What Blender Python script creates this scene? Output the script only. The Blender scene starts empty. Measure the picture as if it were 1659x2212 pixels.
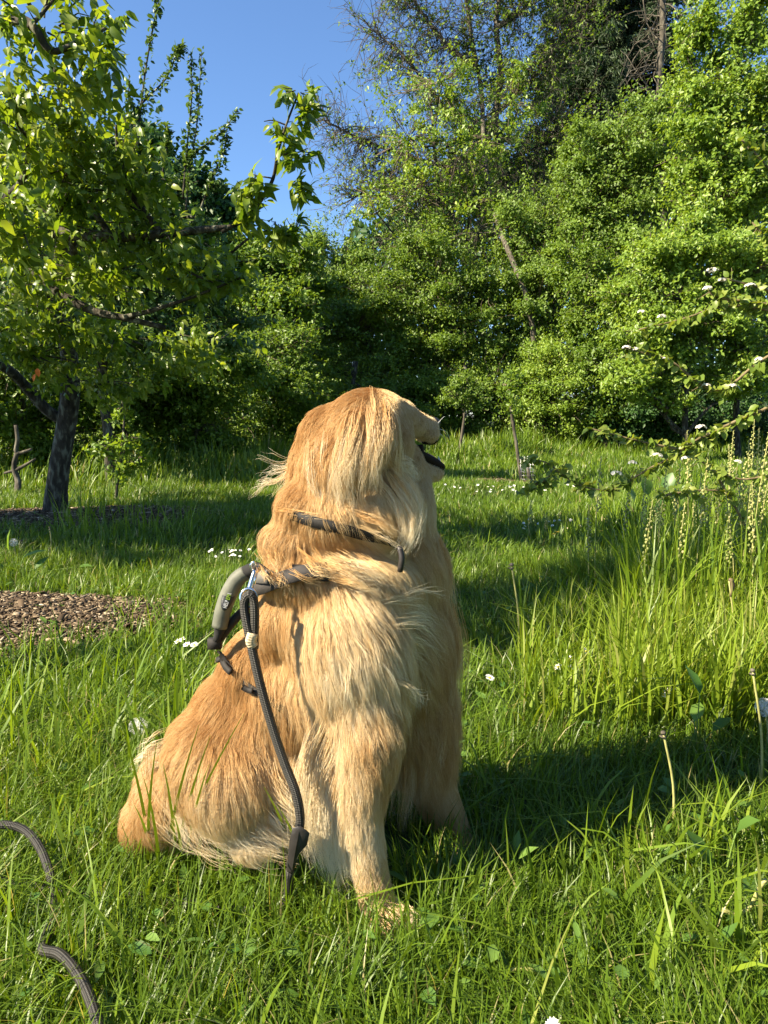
import bpy, math, random
import numpy as np
from mathutils import Vector, Matrix
from mathutils.kdtree import KDTree
from mathutils.bvhtree import BVHTree

rng = np.random.default_rng(7)
random.seed(7)
C = bpy.context.scene.collection
scn = bpy.context.scene
R = math.radians

# ------------------------------------------------------------------ camera
CAMH, PITCH, F, CX, CY = 0.71, R(7.4), 1598.0, 829.5, 1106.0
cam = bpy.data.cameras.new('camera')
cam.sensor_fit = 'VERTICAL'; cam.sensor_height = 36.0; cam.lens = 26.0
cam.clip_start = 0.02; cam.clip_end = 400
co = bpy.data.objects.new('camera', cam); C.objects.link(co)
co.location = (0, 0, CAMH); co.rotation_euler = (R(90) - PITCH, 0, 0)
scn.camera = co
# ------------------------------------------------------------------ light
SUN_EL = R(37); SUN_DX, SUN_DY = 0.93, 0.35          # direction the light travels over the ground
n_ = math.hypot(SUN_DX, SUN_DY); SUN_DX /= n_; SUN_DY /= n_
w = bpy.data.worlds.new('World'); scn.world = w; w.use_nodes = True
nt = w.node_tree; bg = nt.nodes['Background']
sky = nt.nodes.new('ShaderNodeTexSky'); sky.sky_type = 'NISHITA'; sky.sun_disc = False
sky.sun_elevation = SUN_EL; sky.sun_rotation = math.atan2(-SUN_DX, -SUN_DY)
sky.air_density = 1.0; sky.dust_density = 0.2; sky.ozone_density = 7.0
nt.links.new(sky.outputs[0], bg.inputs[0]); bg.inputs[1].default_value = 0.075
sun = bpy.data.lights.new('sun', 'SUN'); sun.energy = 5.0; sun.angle = R(0.5); sun.color = (1.0, 0.87, 0.64)
so = bpy.data.objects.new('sun', sun); C.objects.link(so)
dv = Vector((SUN_DX * math.cos(SUN_EL), SUN_DY * math.cos(SUN_EL), -math.sin(SUN_EL)))
so.rotation_euler = dv.to_track_quat('-Z', 'Y').to_euler(); so.location = (-5, -3, 8)
scn.view_settings.view_transform = 'Standard'; scn.view_settings.look = 'None'
scn.view_settings.exposure = 1.68; scn.view_settings.gamma = 1
scn.render.engine = 'CYCLES'
scn.cycles.max_bounces = 6; scn.cycles.diffuse_bounces = 3; scn.cycles.transmission_bounces = 4
try: scn.cycles_curves.shape = 'RIBBONS'
except Exception: pass

# ------------------------------------------------------------------ helpers
def P(px, py, d):
    """point on the photo ray through display pixel (px,py) (1659 x 2212) at ground distance d"""
    u = (px - CX) / F; v = -(py - CY) / F
    y = math.cos(PITCH) + math.sin(PITCH) * v
    z = -math.sin(PITCH) + math.cos(PITCH) * v
    s = d / y
    return Vector((u * s, d, CAMH + z * s))
def PA(a):                                            # array version, rows px,py,d
    a = np.asarray(a, float)
    u = (a[:, 0] - CX) / F; v = -(a[:, 1] - CY) / F
    y = math.cos(PITCH) + math.sin(PITCH) * v; z = -math.sin(PITCH) + math.cos(PITCH) * v
    s = a[:, 2] / y
    return np.stack([u * s, a[:, 2], CAMH + z * s], 1)
def to_px(p):
    x = p[:, 0]; y = p[:, 1]; z = p[:, 2] - CAMH
    f = y * math.cos(PITCH) - z * math.sin(PITCH); v = y * math.sin(PITCH) + z * math.cos(PITCH)
    return CX + F * x / f, CY - F * v / f
def G(px, py, h=0.0):
    """point seen at that pixel lying h above the lawn"""
    u = (px - CX) / F; v = -(py - CY) / F; y = math.cos(PITCH) + math.sin(PITCH) * v; z = -math.sin(PITCH) + math.cos(PITCH) * v
    s = (h - CAMH) / z
    for _ in range(4): s = (gzf(u * s, y * s) + h - CAMH) / z
    return Vector((u * s, y * s, gzf(u * s, y * s) + h))
def hn(x, y, s=0.0):                                  # cheap smooth noise, about -1..1
    return (np.sin(x * 1.3 + s * 2.1 + 1.7 * np.sin(y * 0.9 + s)) + np.sin(y * 1.7 - s + 1.3 * np.sin(x * 1.1 - s * .7))
            + 0.5 * np.sin(x * 3.1 + y * 2.3 + s)) / 2.5
def gz(x, y):
    x = np.asarray(x, float); y = np.asarray(y, float)
    far = np.clip((np.hypot(x, y) - 2.0) / 4, 0, 1)
    return 0.012 * hn(x * 3, y * 3, 1) * np.clip(np.hypot(x, y) - .8, 0, 1) + far * 0.06 * hn(x * .6, y * .6, 3) + 0.10 * np.clip((y - 13) / 8, 0, 4)
def gzf(x, y): return float(gz(x, y))
def tag(o, label=None, cat=None, group=None, kind=None):
    if label: o['label'] = label
    if cat: o['category'] = cat
    if group: o['group'] = group
    if kind: o['kind'] = kind
    return o
def empty(name, loc, label, cat, group=None):
    o = bpy.data.objects.new(name, None); C.objects.link(o); o.location = loc; o.empty_display_size = .1
    bpy.context.view_layer.update()
    return tag(o, label, cat, group)
def mesh_obj(name, V, faces, mat, parent=None, smooth=False, tone=None, uv=None, mats=None, midx=None):
    """faces: list of (n,k) int arrays; tone: per-vertex float attribute"""
    V = np.ascontiguousarray(V, dtype=np.float32)
    if parent is not None: V = V - np.array(parent.location[:], dtype=np.float32)
    me = bpy.data.meshes.new(name)
    faces = [np.asarray(f, np.int32) for f in faces if len(f)]
    li = np.concatenate([f.ravel() for f in faces]); cnt = np.concatenate([np.full(len(f), f.shape[1], np.int32) for f in faces])
    st = np.concatenate([[0], np.cumsum(cnt)[:-1]]).astype(np.int32)
    me.vertices.add(len(V)); me.vertices.foreach_set('co', V.ravel())
    me.loops.add(len(li)); me.loops.foreach_set('vertex_index', li)
    me.polygons.add(len(cnt)); me.polygons.foreach_set('loop_start', st)
    me.update(calc_edges=True)
    if tone is not None:
        a = me.attributes.new('tone', 'FLOAT', 'POINT'); a.data.foreach_set('value', np.ascontiguousarray(tone, dtype=np.float32))
    if uv is not None:
        a = me.attributes.new('tuv', 'FLOAT_VECTOR', 'POINT'); a.data.foreach_set('vector', np.ascontiguousarray(uv, dtype=np.float32).ravel())
    if smooth: me.polygons.foreach_set('use_smooth', np.ones(len(cnt), bool))
    for m in (mats or [mat]): me.materials.append(m)
    if midx is not None: me.polygons.foreach_set('material_index', np.asarray(midx, np.int32))
    me.update()
    o = bpy.data.objects.new(name, me); C.objects.link(o)
    if parent is not None: o.parent = parent
    return o
class MB:
    def __init__(s): s.V = []; s.Fq = []; s.Ft = []; s.n = 0; s.T = []; s.U = []
    def add(s, V, q=None, t=None, tone=0.5, uv=None):
        V = np.asarray(V, float); k = len(V)
        s.V.append(V); s.T.append(np.broadcast_to(np.asarray(tone, float), (k,)))
        s.U.append(np.zeros((k, 3)) if uv is None else uv)
        if q is not None and len(q): s.Fq.append(np.asarray(q) + s.n)
        if t is not None and len(t): s.Ft.append(np.asarray(t) + s.n)
        s.n += k
    def tube(s, pts, rad, n=6, tone=0.5, cap=True, smoothpts=0):
        pts = np.asarray([tuple(p) for p in pts], float); rad = np.broadcast_to(np.asarray(rad, float), (len(pts),))
        if smoothpts:
            pts, rad = resample(pts, rad, smoothpts)
        m = len(pts); T = np.gradient(pts, axis=0); L = np.linalg.norm(T, axis=1, keepdims=True); T = T / np.maximum(L, 1e-9)
        up = np.array([0, 0, 1.]) if abs(T[0, 2]) < .9 else np.array([1., 0, 0])
        a = np.cross(T[0], up); a /= np.linalg.norm(a); A = [a]
        for i in range(1, m):
            a = a - T[i] * (a @ T[i]); a /= max(np.linalg.norm(a), 1e-9); A.append(a)
        A = np.array(A); B = np.cross(T, A)
        th = np.arange(n) / n * 2 * math.pi
        V = pts[:, None, :] + rad[:, None, None] * (np.cos(th)[None, :, None] * A[:, None, :] + np.sin(th)[None, :, None] * B[:, None, :])
        V = V.reshape(-1, 3)
        sl = np.concatenate([[0], np.cumsum(np.linalg.norm(np.diff(pts, axis=0), axis=1))])
        uv = np.stack([np.tile(th, m), np.repeat(sl, n), np.zeros(m * n)], 1)
        i = np.arange(m - 1)[:, None] * n; j = np.arange(n)[None, :]; j2 = (j + 1) % n
        q = np.stack([i + j, i + j2, i + n + j2, i + n + j], -1).reshape(-1, 4)
        t = None
        if cap:
            V = np.vstack([V, pts[:1], pts[-1:]]); uv = np.vstack([uv, uv[:1], uv[-1:]])
            jj = np.arange(n); j3 = (jj + 1) % n
            t = np.vstack([np.stack([np.full(n, m * n), j3, jj], 1), np.stack([np.full(n, m * n + 1), (m - 1) * n + jj, (m - 1) * n + j3], 1)])
        s.add(V, q, t, tone, uv)
    def box(s, c, half, rot=None, tone=.5):
        v = np.array([[x, y, z] for x in (-1, 1) for y in (-1, 1) for z in (-1, 1)], float) * np.asarray(half)
        if rot is not None: v = v @ np.array(rot).T
        s.add(v + np.asarray(c), [[0, 1, 3, 2], [4, 6, 7, 5], [0, 4, 5, 1], [2, 3, 7, 6], [0, 2, 6, 4], [1, 5, 7, 3]], tone=tone)
    def ball(s, c, r, nu=10, nv=7, tone=.5, M=None):
        r = np.broadcast_to(np.asarray(r, float), (3,))
        V = [];
        for i in range(nv + 1):
            ph = math.pi * i / nv
            for j in range(nu):
                th = 2 * math.pi * j / nu
                V.append((math.sin(ph) * math.cos(th), math.sin(ph) * math.sin(th), math.cos(ph)))
        V = np.array(V) * r
        if M is not None: V = V @ np.array(M).T
        q = [[i * nu + j, (i + 1) * nu + j, (i + 1) * nu + (j + 1) % nu, i * nu + (j + 1) % nu] for i in range(nv) for j in range(nu)]
        s.add(V + np.asarray(c), q, tone=tone)
    def obj(s, name, mat, parent=None, smooth=True):
        V = np.vstack(s.V); T = np.concatenate(s.T); U = np.vstack(s.U)
        fs = []
        if s.Fq: fs.append(np.vstack(s.Fq))
        if s.Ft: fs.append(np.vstack(s.Ft))
        return mesh_obj(name, V, fs, mat, parent, smooth, T, U)
def resample(pts, rad, k):
    """Catmull-Rom, k segments per span"""
    p = np.vstack([2 * pts[0] - pts[1], pts, 2 * pts[-1] - pts[-2]])
    out = []; ro = []
    for i in range(1, len(p) - 2):
        for t in np.arange(k) / k:
            a, b, c, d = p[i - 1], p[i], p[i + 1], p[i + 2]
            out.append(.5 * ((2 * b) + (-a + c) * t + (2 * a - 5 * b + 4 * c - d) * t * t + (-a + 3 * b - 3 * c + d) * t ** 3))
            ro.append(rad[i - 1] * (1 - t) + rad[i] * t)
    out.append(pts[-1]); ro.append(rad[-1])
    return np.array(out), np.array(ro)
def unit(v): return v / np.maximum(np.linalg.norm(v, axis=-1, keepdims=True), 1e-9)
def rdir(n): return unit(rng.normal(size=(n, 3)))

# ------------------------------------------------------------------ materials
def newmat(name):
    m = bpy.data.materials.new(name); m.use_nodes = True
    return m, m.node_tree, m.node_tree.nodes['Principled BSDF'], m.node_tree.nodes['Material Output']
def ramp(nt, stops, src):
    r = nt.nodes.new('ShaderNodeValToRGB'); e = r.color_ramp.elements
    while len(e) < len(stops): e.new(.5)
    for el, (p, c) in zip(e, stops): el.position = p; el.color = (*c, 1)
    nt.links.new(src, r.inputs[0]); return r.outputs[0]
def attr(nt, name, out='Fac'):
    a = nt.nodes.new('ShaderNodeAttribute'); a.attribute_name = name; return a.outputs[out]
def leaf_mat(name, stops, rough=.45, trans=.42, spec=.4, tcol=(1.25, 1.15, .45)):
    m, nt, b, out = newmat(name)
    col = ramp(nt, stops, attr(nt, 'tone'))
    nt.links.new(col, b.inputs['Base Color']); b.inputs['Roughness'].default_value = rough
    b.inputs['Specular IOR Level'].default_value = spec
    tr = nt.nodes.new('ShaderNodeBsdfTranslucent')
    mul = nt.nodes.new('ShaderNodeMix'); mul.data_type = 'RGBA'; mul.blend_type = 'MULTIPLY'; mul.inputs[0].default_value = 1
    nt.links.new(col, mul.inputs[6]); mul.inputs[7].default_value = (*tcol, 1)
    nt.links.new(mul.outputs[2], tr.inputs[0])
    mx = nt.nodes.new('ShaderNodeMixShader'); mx.inputs[0].default_value = trans
    nt.links.new(b.outputs[0], mx.inputs[1]); nt.links.new(tr.outputs[0], mx.inputs[2]); nt.links.new(mx.outputs[0], out.inputs[0])
    return m
def noise_mat(name, stops, scale=8, rough=.85, bump=.3, detail=6, coords='Object', stretch=(1, 1, 1), spec=.3):
    m, nt, b, out = newmat(name)
    tc = nt.nodes.new('ShaderNodeTexCoord'); mp = nt.nodes.new('ShaderNodeMapping'); mp.inputs['Scale'].default_value = stretch
    nt.links.new(tc.outputs[coords], mp.inputs[0])
    nz = nt.nodes.new('ShaderNodeTexNoise'); nz.inputs['Scale'].default_value = scale; nz.inputs['Detail'].default_value = detail
    nt.links.new(mp.outputs[0], nz.inputs[0])
    nt.links.new(ramp(nt, stops, nz.outputs[0]), b.inputs['Base Color'])
    b.inputs['Roughness'].default_value = rough; b.inputs['Specular IOR Level'].default_value = spec
    bp = nt.nodes.new('ShaderNodeBump'); bp.inputs['Strength'].default_value = bump; bp.inputs['Distance'].default_value = .02
    nt.links.new(nz.outputs[0], bp.inputs['Height']); nt.links.new(bp.outputs[0], b.inputs['Normal'])
    return m
def plain(name, col, rough=.5, metal=0, spec=.4):
    return noise_mat(name, [(.35, tuple(c * .8 for c in col)), (.65, tuple(min(1, c * 1.15) for c in col))], 60, rough, .08, spec=spec) if metal == 0 else metalmat(name, col, rough)
def metalmat(name, col, rough):
    m, nt, b, out = newmat(name); b.inputs['Base Color'].default_value = (*col, 1); b.inputs['Metallic'].default_value = 1
    b.inputs['Roughness'].default_value = rough; return m
def braid_mat(name, c0, c1, around=4, along=140):
    m, nt, b, out = newmat(name)
    sep = nt.nodes.new('ShaderNodeSeparateXYZ'); nt.links.new(attr(nt, 'tuv', 'Vector'), sep.inputs[0])
    def math_(op, a, c):
        n = nt.nodes.new('ShaderNodeMath'); n.operation = op
        for i, v in enumerate((a, c)):
            if v is None: continue
            if isinstance(v, (int, float)): n.inputs[i].default_value = v
            else: nt.links.new(v, n.inputs[i])
        return n.outputs[0]
    u = math_('MULTIPLY', sep.outputs[0], around); v = math_('MULTIPLY', sep.outputs[1], along * 2 * math.pi / 2)
    s = math_('MULTIPLY', math_('SINE', math_('ADD', u, v), None), math_('SINE', math_('SUBTRACT', u, v), None))
    f = math_('MULTIPLY_ADD', s, .5); f.node.inputs[2].default_value = .5
    nt.links.new(ramp(nt, [(.15, c0), (.8, c1)], f), b.inputs['Base Color'])
    b.inputs['Roughness'].default_value = .6
    bp = nt.nodes.new('ShaderNodeBump'); bp.inputs['Strength'].default_value = .6; bp.inputs['Distance'].default_value = .002
    nt.links.new(f, bp.inputs['Height']); nt.links.new(bp.outputs[0], b.inputs['Normal'])
    return m

M = {}
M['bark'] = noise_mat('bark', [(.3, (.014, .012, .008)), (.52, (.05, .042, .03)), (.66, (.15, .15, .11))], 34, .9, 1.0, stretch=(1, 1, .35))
M['graybark'] = noise_mat('gray_bark', [(.3, (.03, .026, .02)), (.55, (.09, .078, .058)), (.75, (.22, .20, .155))], 24, .9, .6, stretch=(1, 1, .3))
M['twig'] = noise_mat('twig', [(.3, (.06, .045, .03)), (.7, (.2, .16, .11))], 30, .85, .2)
M['redtwig'] = noise_mat('hawthorn_twig', [(.3, (.09, .07, .03)), (.7, (.26, .2, .11))], 60, .7, .2)
G0, G1 = (.022, .055, .007), (.20, .30, .03)
M['grass'] = leaf_mat('grass_blade', [(0, (.05, .095, .008)), (.5, (.125, .215, .014)), (.9, (.25, .34, .03)), (1, (.38, .34, .14))], .42, .45, .45)
M['pear'] = leaf_mat('pear_leaf', [(0, (.075, .145, .018)), (.6, (.18, .26, .028)), (1, (.33, .38, .06))], .38, .5, .5, (1.3, 1.25, .4))
M['apple'] = leaf_mat('apple_leaf', [(0, (.05, .10, .03)), (.6, (.09, .16, .035)), (1, (.15, .23, .06))], .42, .35, .4)
M['maple'] = leaf_mat('maple_leaf', [(0, (.025, .065, .018)), (1, (.06, .14, .028))], .5, .3, .35)
M['mid'] = leaf_mat('thicket_leaf', [(0, (.06, .12, .014)), (.6, (.135, .225, .022)), (1, (.24, .34, .04))], .45, .42)
M['fresh'] = leaf_mat('fresh_leaf', [(0, (.10, .18, .024)), (.6, (.20, .31, .035)), (1, (.34, .44, .07))], .42, .42)
M['olive'] = leaf_mat('olive_leaf', [(0, (.075, .14, .016)), (1, (.20, .31, .04))], .5, .4)
M['conifer'] = leaf_mat('conifer_needle', [(0, (.018, .04, .014)), (1, (.05, .09, .03))], .6, .15)
M['soil'] = noise_mat('soil_and_thatch', [(.3, (.02, .03, .008)), (.6, (.045, .075, .015)), (.8, (.09, .10, .03))], 25, .95, .6)
M['chip'] = leaf_mat('wood_chip', [(0, (.03, .02, .012)), (.45, (.11, .075, .045)), (.8, (.36, .28, .18)), (1, (.6, .52, .4))], .8, .02, .2, (1, 1, 1))
M['mulchbase'] = noise_mat('mulch_soil', [(.35, (.03, .018, .01)), (.65, (.12, .07, .04))], 60, .95, .8)
M['petal'] = plain('white_petal', (.82, .82, .78), .6)
M['yolk'] = plain('yellow_centre', (.75, .5, .03), .7)
M['stem'] = plain('flower_stem', (.14, .22, .04), .6)
M['dstem'] = plain('dandelion_stem', (.34, .33, .12), .55)
M['bud'] = leaf_mat('fringecup_bell', [(0, (.3, .36, .10)), (.7, (.52, .52, .22)), (1, (.62, .42, .28))], .6, .35, .3, (1.1, 1.05, .7))
M['blossom'] = leaf_mat('hawthorn_blossom', [(0, (.6, .55, .42)), (1, (.85, .83, .76))], .6, .25, .3, (1, 1, 1))
M['hleaf'] = leaf_mat('hawthorn_leaf', [(0, (.09, .16, .02)), (.6, (.18, .26, .04)), (1, (.3, .34, .07))], .4, .45, .4)
M['weed'] = leaf_mat('weed_leaf', [(0, (.07, .16, .03)), (1, (.18, .3, .06))], .4, .4, .4)

# ------------------------------------------------------------------ leaf builders
def leaf_arrays(c, d, nrm, L, W, tone, kind='kite', droop=0.25):
    """c base points, d tip directions, nrm approx normals; returns V,tris,tone"""
    n = len(c); d = unit(d); s = unit(np.cross(d, nrm)); nn = np.cross(s, d)
    L = np.broadcast_to(L, (n,))[:, None]; W = np.broadcast_to(W, (n,))[:, None]
    if kind == 'kite':
        V = np.stack([c, c + d * L * .45 + s * W * .5 + nn * W * .15, c + d * L - nn * L * droop * .5, c + d * L * .45 - s * W * .5 + nn * W * .15], 1)
        T = np.array([[0, 1, 2], [0, 2, 3]])
    else:
        dr = droop
        def pt(t, off, lift): return c + d * L * t - nn * L * dr * t * t + s * W * off + nn * W * lift
        V = np.stack([pt(0, 0, 0), pt(.25, .42, .14), pt(.25, 0, 0), pt(.25, -.42, .14), pt(.62, .45, .14), pt(.62, 0, 0), pt(.62, -.45, .14), pt(1, 0, 0)], 1)
        T = np.array([[0, 1, 2], [0, 2, 3], [1, 4, 5], [1, 5, 2], [2, 5, 6], [2, 6, 3], [4, 7, 5], [5, 7, 6]])
    k = V.shape[1]
    tris = (T[None] + (np.arange(n) * k)[:, None, None]).reshape(-1, 3)
    return V.reshape(-1, 3), tris, np.repeat(np.broadcast_to(tone, (n,)), k)
def sprays(tips, axes, per, spread, L, W, kind='kite', droop=.25, up=.5, out=None, tone_c=None):
    """clusters of leaves along short twigs ending at tips (axes = twig direction)"""
    n = len(tips); c = np.repeat(tips, per, 0); a = np.repeat(unit(axes), per, 0)
    t = rng.random(n * per)[:, None]
    c = c - a * t * spread * 1.6 + rdir(n * per) * spread * .42 * rng.random(n * per)[:, None]
    d = unit(a * .6 + rdir(n * per) * .9 + np.array([0, 0, -droop * .8]))
    nr = unit(np.array([0, 0, up]) + np.array([-.35, -.18, .1]) + rdir(n * per) * .55 + (np.repeat(out, per, 0) * .5 if out is not None else 0))
    ln = L * (0.6 + .6 * rng.random(n * per))
    base = np.repeat(tone_c if tone_c is not None else rng.random(n), per)
    tone = np.clip(base * .6 + rng.random(n * per) * .5 - .05, 0, 1)
    return leaf_arrays(c, d, nr, ln, ln * (W / L), tone, kind, droop)
def leafy(tr, name, mat, blobs, n_cl, per, L, W, spread, kind='kite', droop=.25, shell=.45, twig_mat=None, limbs=None, twig_r=.004, twigfrac=.35, keep=None, flat=.55):
    """crown of leaf sprays inside ellipsoid blobs [(x,y,z,rx,ry,rz)], plus twigs back to each blob's core"""
    blobs = np.array(blobs, float); vol = (blobs[:, 3] * blobs[:, 4] * blobs[:, 5]) ** (2 / 3.); pr = vol / vol.sum()
    bi = rng.choice(len(blobs), n_cl, p=pr); b = blobs[bi]
    NS = 9; sd = rdir(len(blobs) * NS).reshape(len(blobs), NS, 3); sr = rng.uniform(.28, .62, (len(blobs), NS)); so_ = rng.uniform(.45, 1.0, (len(blobs), NS))
    si = rng.integers(0, NS, n_cl); sub = rng.random(n_cl) < .78
    dd = rdir(n_cl); r = rng.random(n_cl) ** shell
    loc = np.where(sub[:, None], sd[bi, si] * so_[bi, si][:, None] + dd * (r * sr[bi, si])[:, None] * np.array([1.15, 1.15, flat]), dd * r[:, None] * .85)
    stray = rng.random(n_cl) < .10; loc = np.where(stray[:, None], dd * rng.uniform(.9, 1.28, n_cl)[:, None], loc)
    pos = b[:, :3] + loc * b[:, 3:]
    if keep is not None:
        k = keep(pos); pos = pos[k]; dd = dd[k]; b = b[k]
    k = pos[:, 2] > gz(pos[:, 0], pos[:, 1]) + .03; pos = pos[k]; dd = dd[k]; b = b[k]
    ax = unit(dd * b[:, 3:] + rdir(len(pos)) * .3 * b[:, 3:4] + np.array([0, 0, .1]))
    ton = np.clip(.5 + .35 * hn(pos[:, 0] * 2.3 / max(spread * 3, .2), pos[:, 2] * 2.3 / max(spread * 3, .2), 2) + .2 * rng.normal(size=len(pos)), 0, 1)
    V, T, to = sprays(pos, ax, per, spread, L, W, kind, droop, out=dd, tone_c=ton)
    o = mesh_obj(name, V, [T], mat, tr, False, to)
    mb = MB(); any_ = False
    if twigfrac > 0:
        idx = rng.choice(len(pos), int(len(pos) * twigfrac), replace=False)
        for i in idx:
            a = b[i, :3] + (pos[i] - b[i, :3]) * (.25 + .2 * rng.random()); m_ = (a + pos[i]) / 2 + rng.normal(size=3) * .06 * np.linalg.norm(pos[i] - a)
            mb.tube([a, m_, pos[i]], [twig_r * 1.6, twig_r, twig_r * .4], 3, cap=False); any_ = True
    if any_: mb.obj('twigs', twig_mat or M['twig'], tr)
    return o
def limb_path(a, b, k=5, wob=.08):
    a = np.array(a, float); b = np.array(b, float); L = np.linalg.norm(b - a)
    t = np.linspace(0, 1, k)[:, None]; p = a + (b - a) * t
    p[1:-1] += rng.normal(size=(k - 2, 3)) * wob * L
    p[:, 2] -= .0; return p
def tree(name, label, cat, base, trunk_pts, trunk_r, blobs, mat, bark, n_cl, per, L, W, spread, group=None, limb_r=.03, **kw):
    t = empty(name, base, label, cat, group)
    mb = MB(); tp = np.array([tuple(p) for p in trunk_pts], float)
    mb.tube(tp, trunk_r, 9, smoothpts=4)
    for bl in blobs:
        c = np.array(bl[:3]); k = min(len(tp) - 1, max(1, int(np.argmin(np.linalg.norm(tp - c, axis=1)))))
        a = tp[k] * .6 + tp[k - 1] * .4
        pth = limb_path(a, c, 5, .07); mb.tube(pth, np.linspace(limb_r, limb_r * .4, 5), 6, smoothpts=2)
        for _ in range(4):
            d = rdir(1)[0] * np.array(bl[3:]) * .75
            mb.tube(limb_path(pth[3], c + d, 4, .08), np.linspace(limb_r * .45, limb_r * .12, 4), 4, cap=False)
    mb.obj('trunk', bark, t)
    leafy(t, 'crown', mat, blobs, n_cl, per, L, W, spread, **kw)
    return t
# ================================================================== GROUND
def ground():
    xs = np.concatenate([np.linspace(-60, -8, 27)[:-1], np.linspace(-8, 8, 161), np.linspace(8, 60, 27)[1:]])
    ys = np.concatenate([np.linspace(-12, 0, 13)[:-1], np.linspace(0, 8, 101), np.linspace(8, 90, 42)[1:]])
    X, Y = np.meshgrid(xs, ys); V = np.stack([X, Y, gz(X, Y)], -1).reshape(-1, 3); nx = len(xs)
    i = np.arange(len(ys) - 1)[:, None] * nx; j = np.arange(nx - 1)[None]; q = np.stack([i + j, i + j + 1, i + nx + j + 1, i + nx + j], -1).reshape(-1, 4)
    o = mesh_obj('ground', V, [q], M['soil'], None, True); tag(o, kind='structure')
ground()
# ================================================================== TREES AND THICKET
def B(px, py, d, rx, ry, rd):
    p = P(px, py, d); return (p.x, p.y, max(p.z, .15), rx / F * d, rd, ry / F * d)
def on(px, d): p = P(px, 1106, d); return (p.x, d, gzf(p.x, d))
def PL(*a): return [P(*q) for q in a]

# far wood closing the view behind everything
def woodland():
    n = 80000; x = rng.uniform(-26, 24, n); y = rng.uniform(27, 32, n) - .25 * np.abs(x) * 0; top = np.where(x < -3, 4.8, 4.8 + np.clip(x + 3, 0, 7) * .9) + .9 * hn(x * .9, x * .3, 5)
    z = gz(x, y) + rng.random(n) ** .8 * top; p = np.stack([x, y, z], 1)
    d = unit(rdir(n) + [0, 0, -.3]); nr = unit(rdir(n) * .7 + [0, -.2, .6]); L = rng.uniform(.22, .42, n)
    V, T, to = leaf_arrays(p, d, nr, L, L * .7, np.clip(.3 + .3 * hn(x * .8, z * .8, 3) + .2 * rng.random(n), 0, 1))
    tag(mesh_obj('woodland', V, [T], M['maple'], None, False, to), 'distant dark green wood seen through gaps behind the thicket', 'wood', kind='stuff')
woodland()

# --- pear tree whose boughs hang into the upper left
pt = empty('pear_tree', on(122, 5.4), 'pear tree at left with dark trunk and long drooping yellow-green leaves', 'tree')
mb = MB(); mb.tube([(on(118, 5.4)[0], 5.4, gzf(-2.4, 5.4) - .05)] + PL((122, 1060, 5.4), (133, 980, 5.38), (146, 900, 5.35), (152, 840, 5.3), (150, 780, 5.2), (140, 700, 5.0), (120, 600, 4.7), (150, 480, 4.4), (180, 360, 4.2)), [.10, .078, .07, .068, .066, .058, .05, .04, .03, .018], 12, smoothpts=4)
for pts, r0, r1 in [
    (((128, 905, 5.36), (95, 880, 5.3), (60, 840, 5.2), (20, 800, 5.0), (-40, 770, 4.8)), .042, .03),
    (((140, 700, 5.0), (60, 590, 4.5), (-60, 520, 4.2)), .05, .035), (((-40, 540, 4.2), (56, 574, 4.1), (129, 635, 4.0), (206, 673, 3.95), (266, 686, 3.9), (357, 708, 3.9)), .035, .012),
    (((266, 686, 3.9), (330, 670, 3.8), (420, 640, 3.7), (520, 600, 3.7)), .015, .005),
    (((-60, 480, 4.2), (120, 500, 3.9), (240, 512, 3.75), (350, 506, 3.65), (430, 497, 3.6), (490, 492, 3.6)), .034, .014),
    (((478, 500, 3.6), (530, 470, 3.6), (565, 430, 3.58), (590, 385, 3.55), (600, 330, 3.5), (618, 270, 3.5), (645, 200, 3.5)), .013, .004),
    (((350, 506, 3.65), (400, 580, 3.7), (460, 610, 3.7)), .010, .004), (((500, 545, 3.7), (545, 510, 3.65), (600, 490, 3.6)), .008, .003), (((600, 335, 3.5), (640, 330, 3.5), (665, 320, 3.5)), .005, .002),
    (((590, 385, 3.55), (560, 380, 3.55), (540, 375, 3.55)), .004, .002), (((618, 270, 3.5), (590, 260, 3.5), (570, 262, 3.5)), .004, .002),
    (((-80, 100, 3.2), (20, 45, 3.0), (70, 55, 2.9), (110, 110, 2.9), (170, 90, 2.9), (230, 60, 2.95)), .022, .006), (((60, 60, 2.9), (90, 30, 2.9), (130, -20, 2.9)), .010, .004),
    (((120, 600, 4.4), (160, 540, 4.0), (135, 450, 3.9), (140, 340, 3.8), (135, 230, 3.6), (120, 150, 3.3)), .025, .010), (((240, 512, 3.75), (190, 430, 3.8), (160, 350, 3.8), (155, 260, 3.7)), .018, .007),
    (((350, 506, 3.65), (270, 400, 3.7), (255, 330, 3.7), (250, 270, 3.7)), .016, .006), (((-60, 480, 4.0), (40, 400, 3.6), (60, 320, 3.4), (30, 250, 3.2)), .018, .007)]:
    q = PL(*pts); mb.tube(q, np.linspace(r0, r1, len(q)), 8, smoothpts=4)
mb.obj('trunk', M['bark'], pt)
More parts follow.
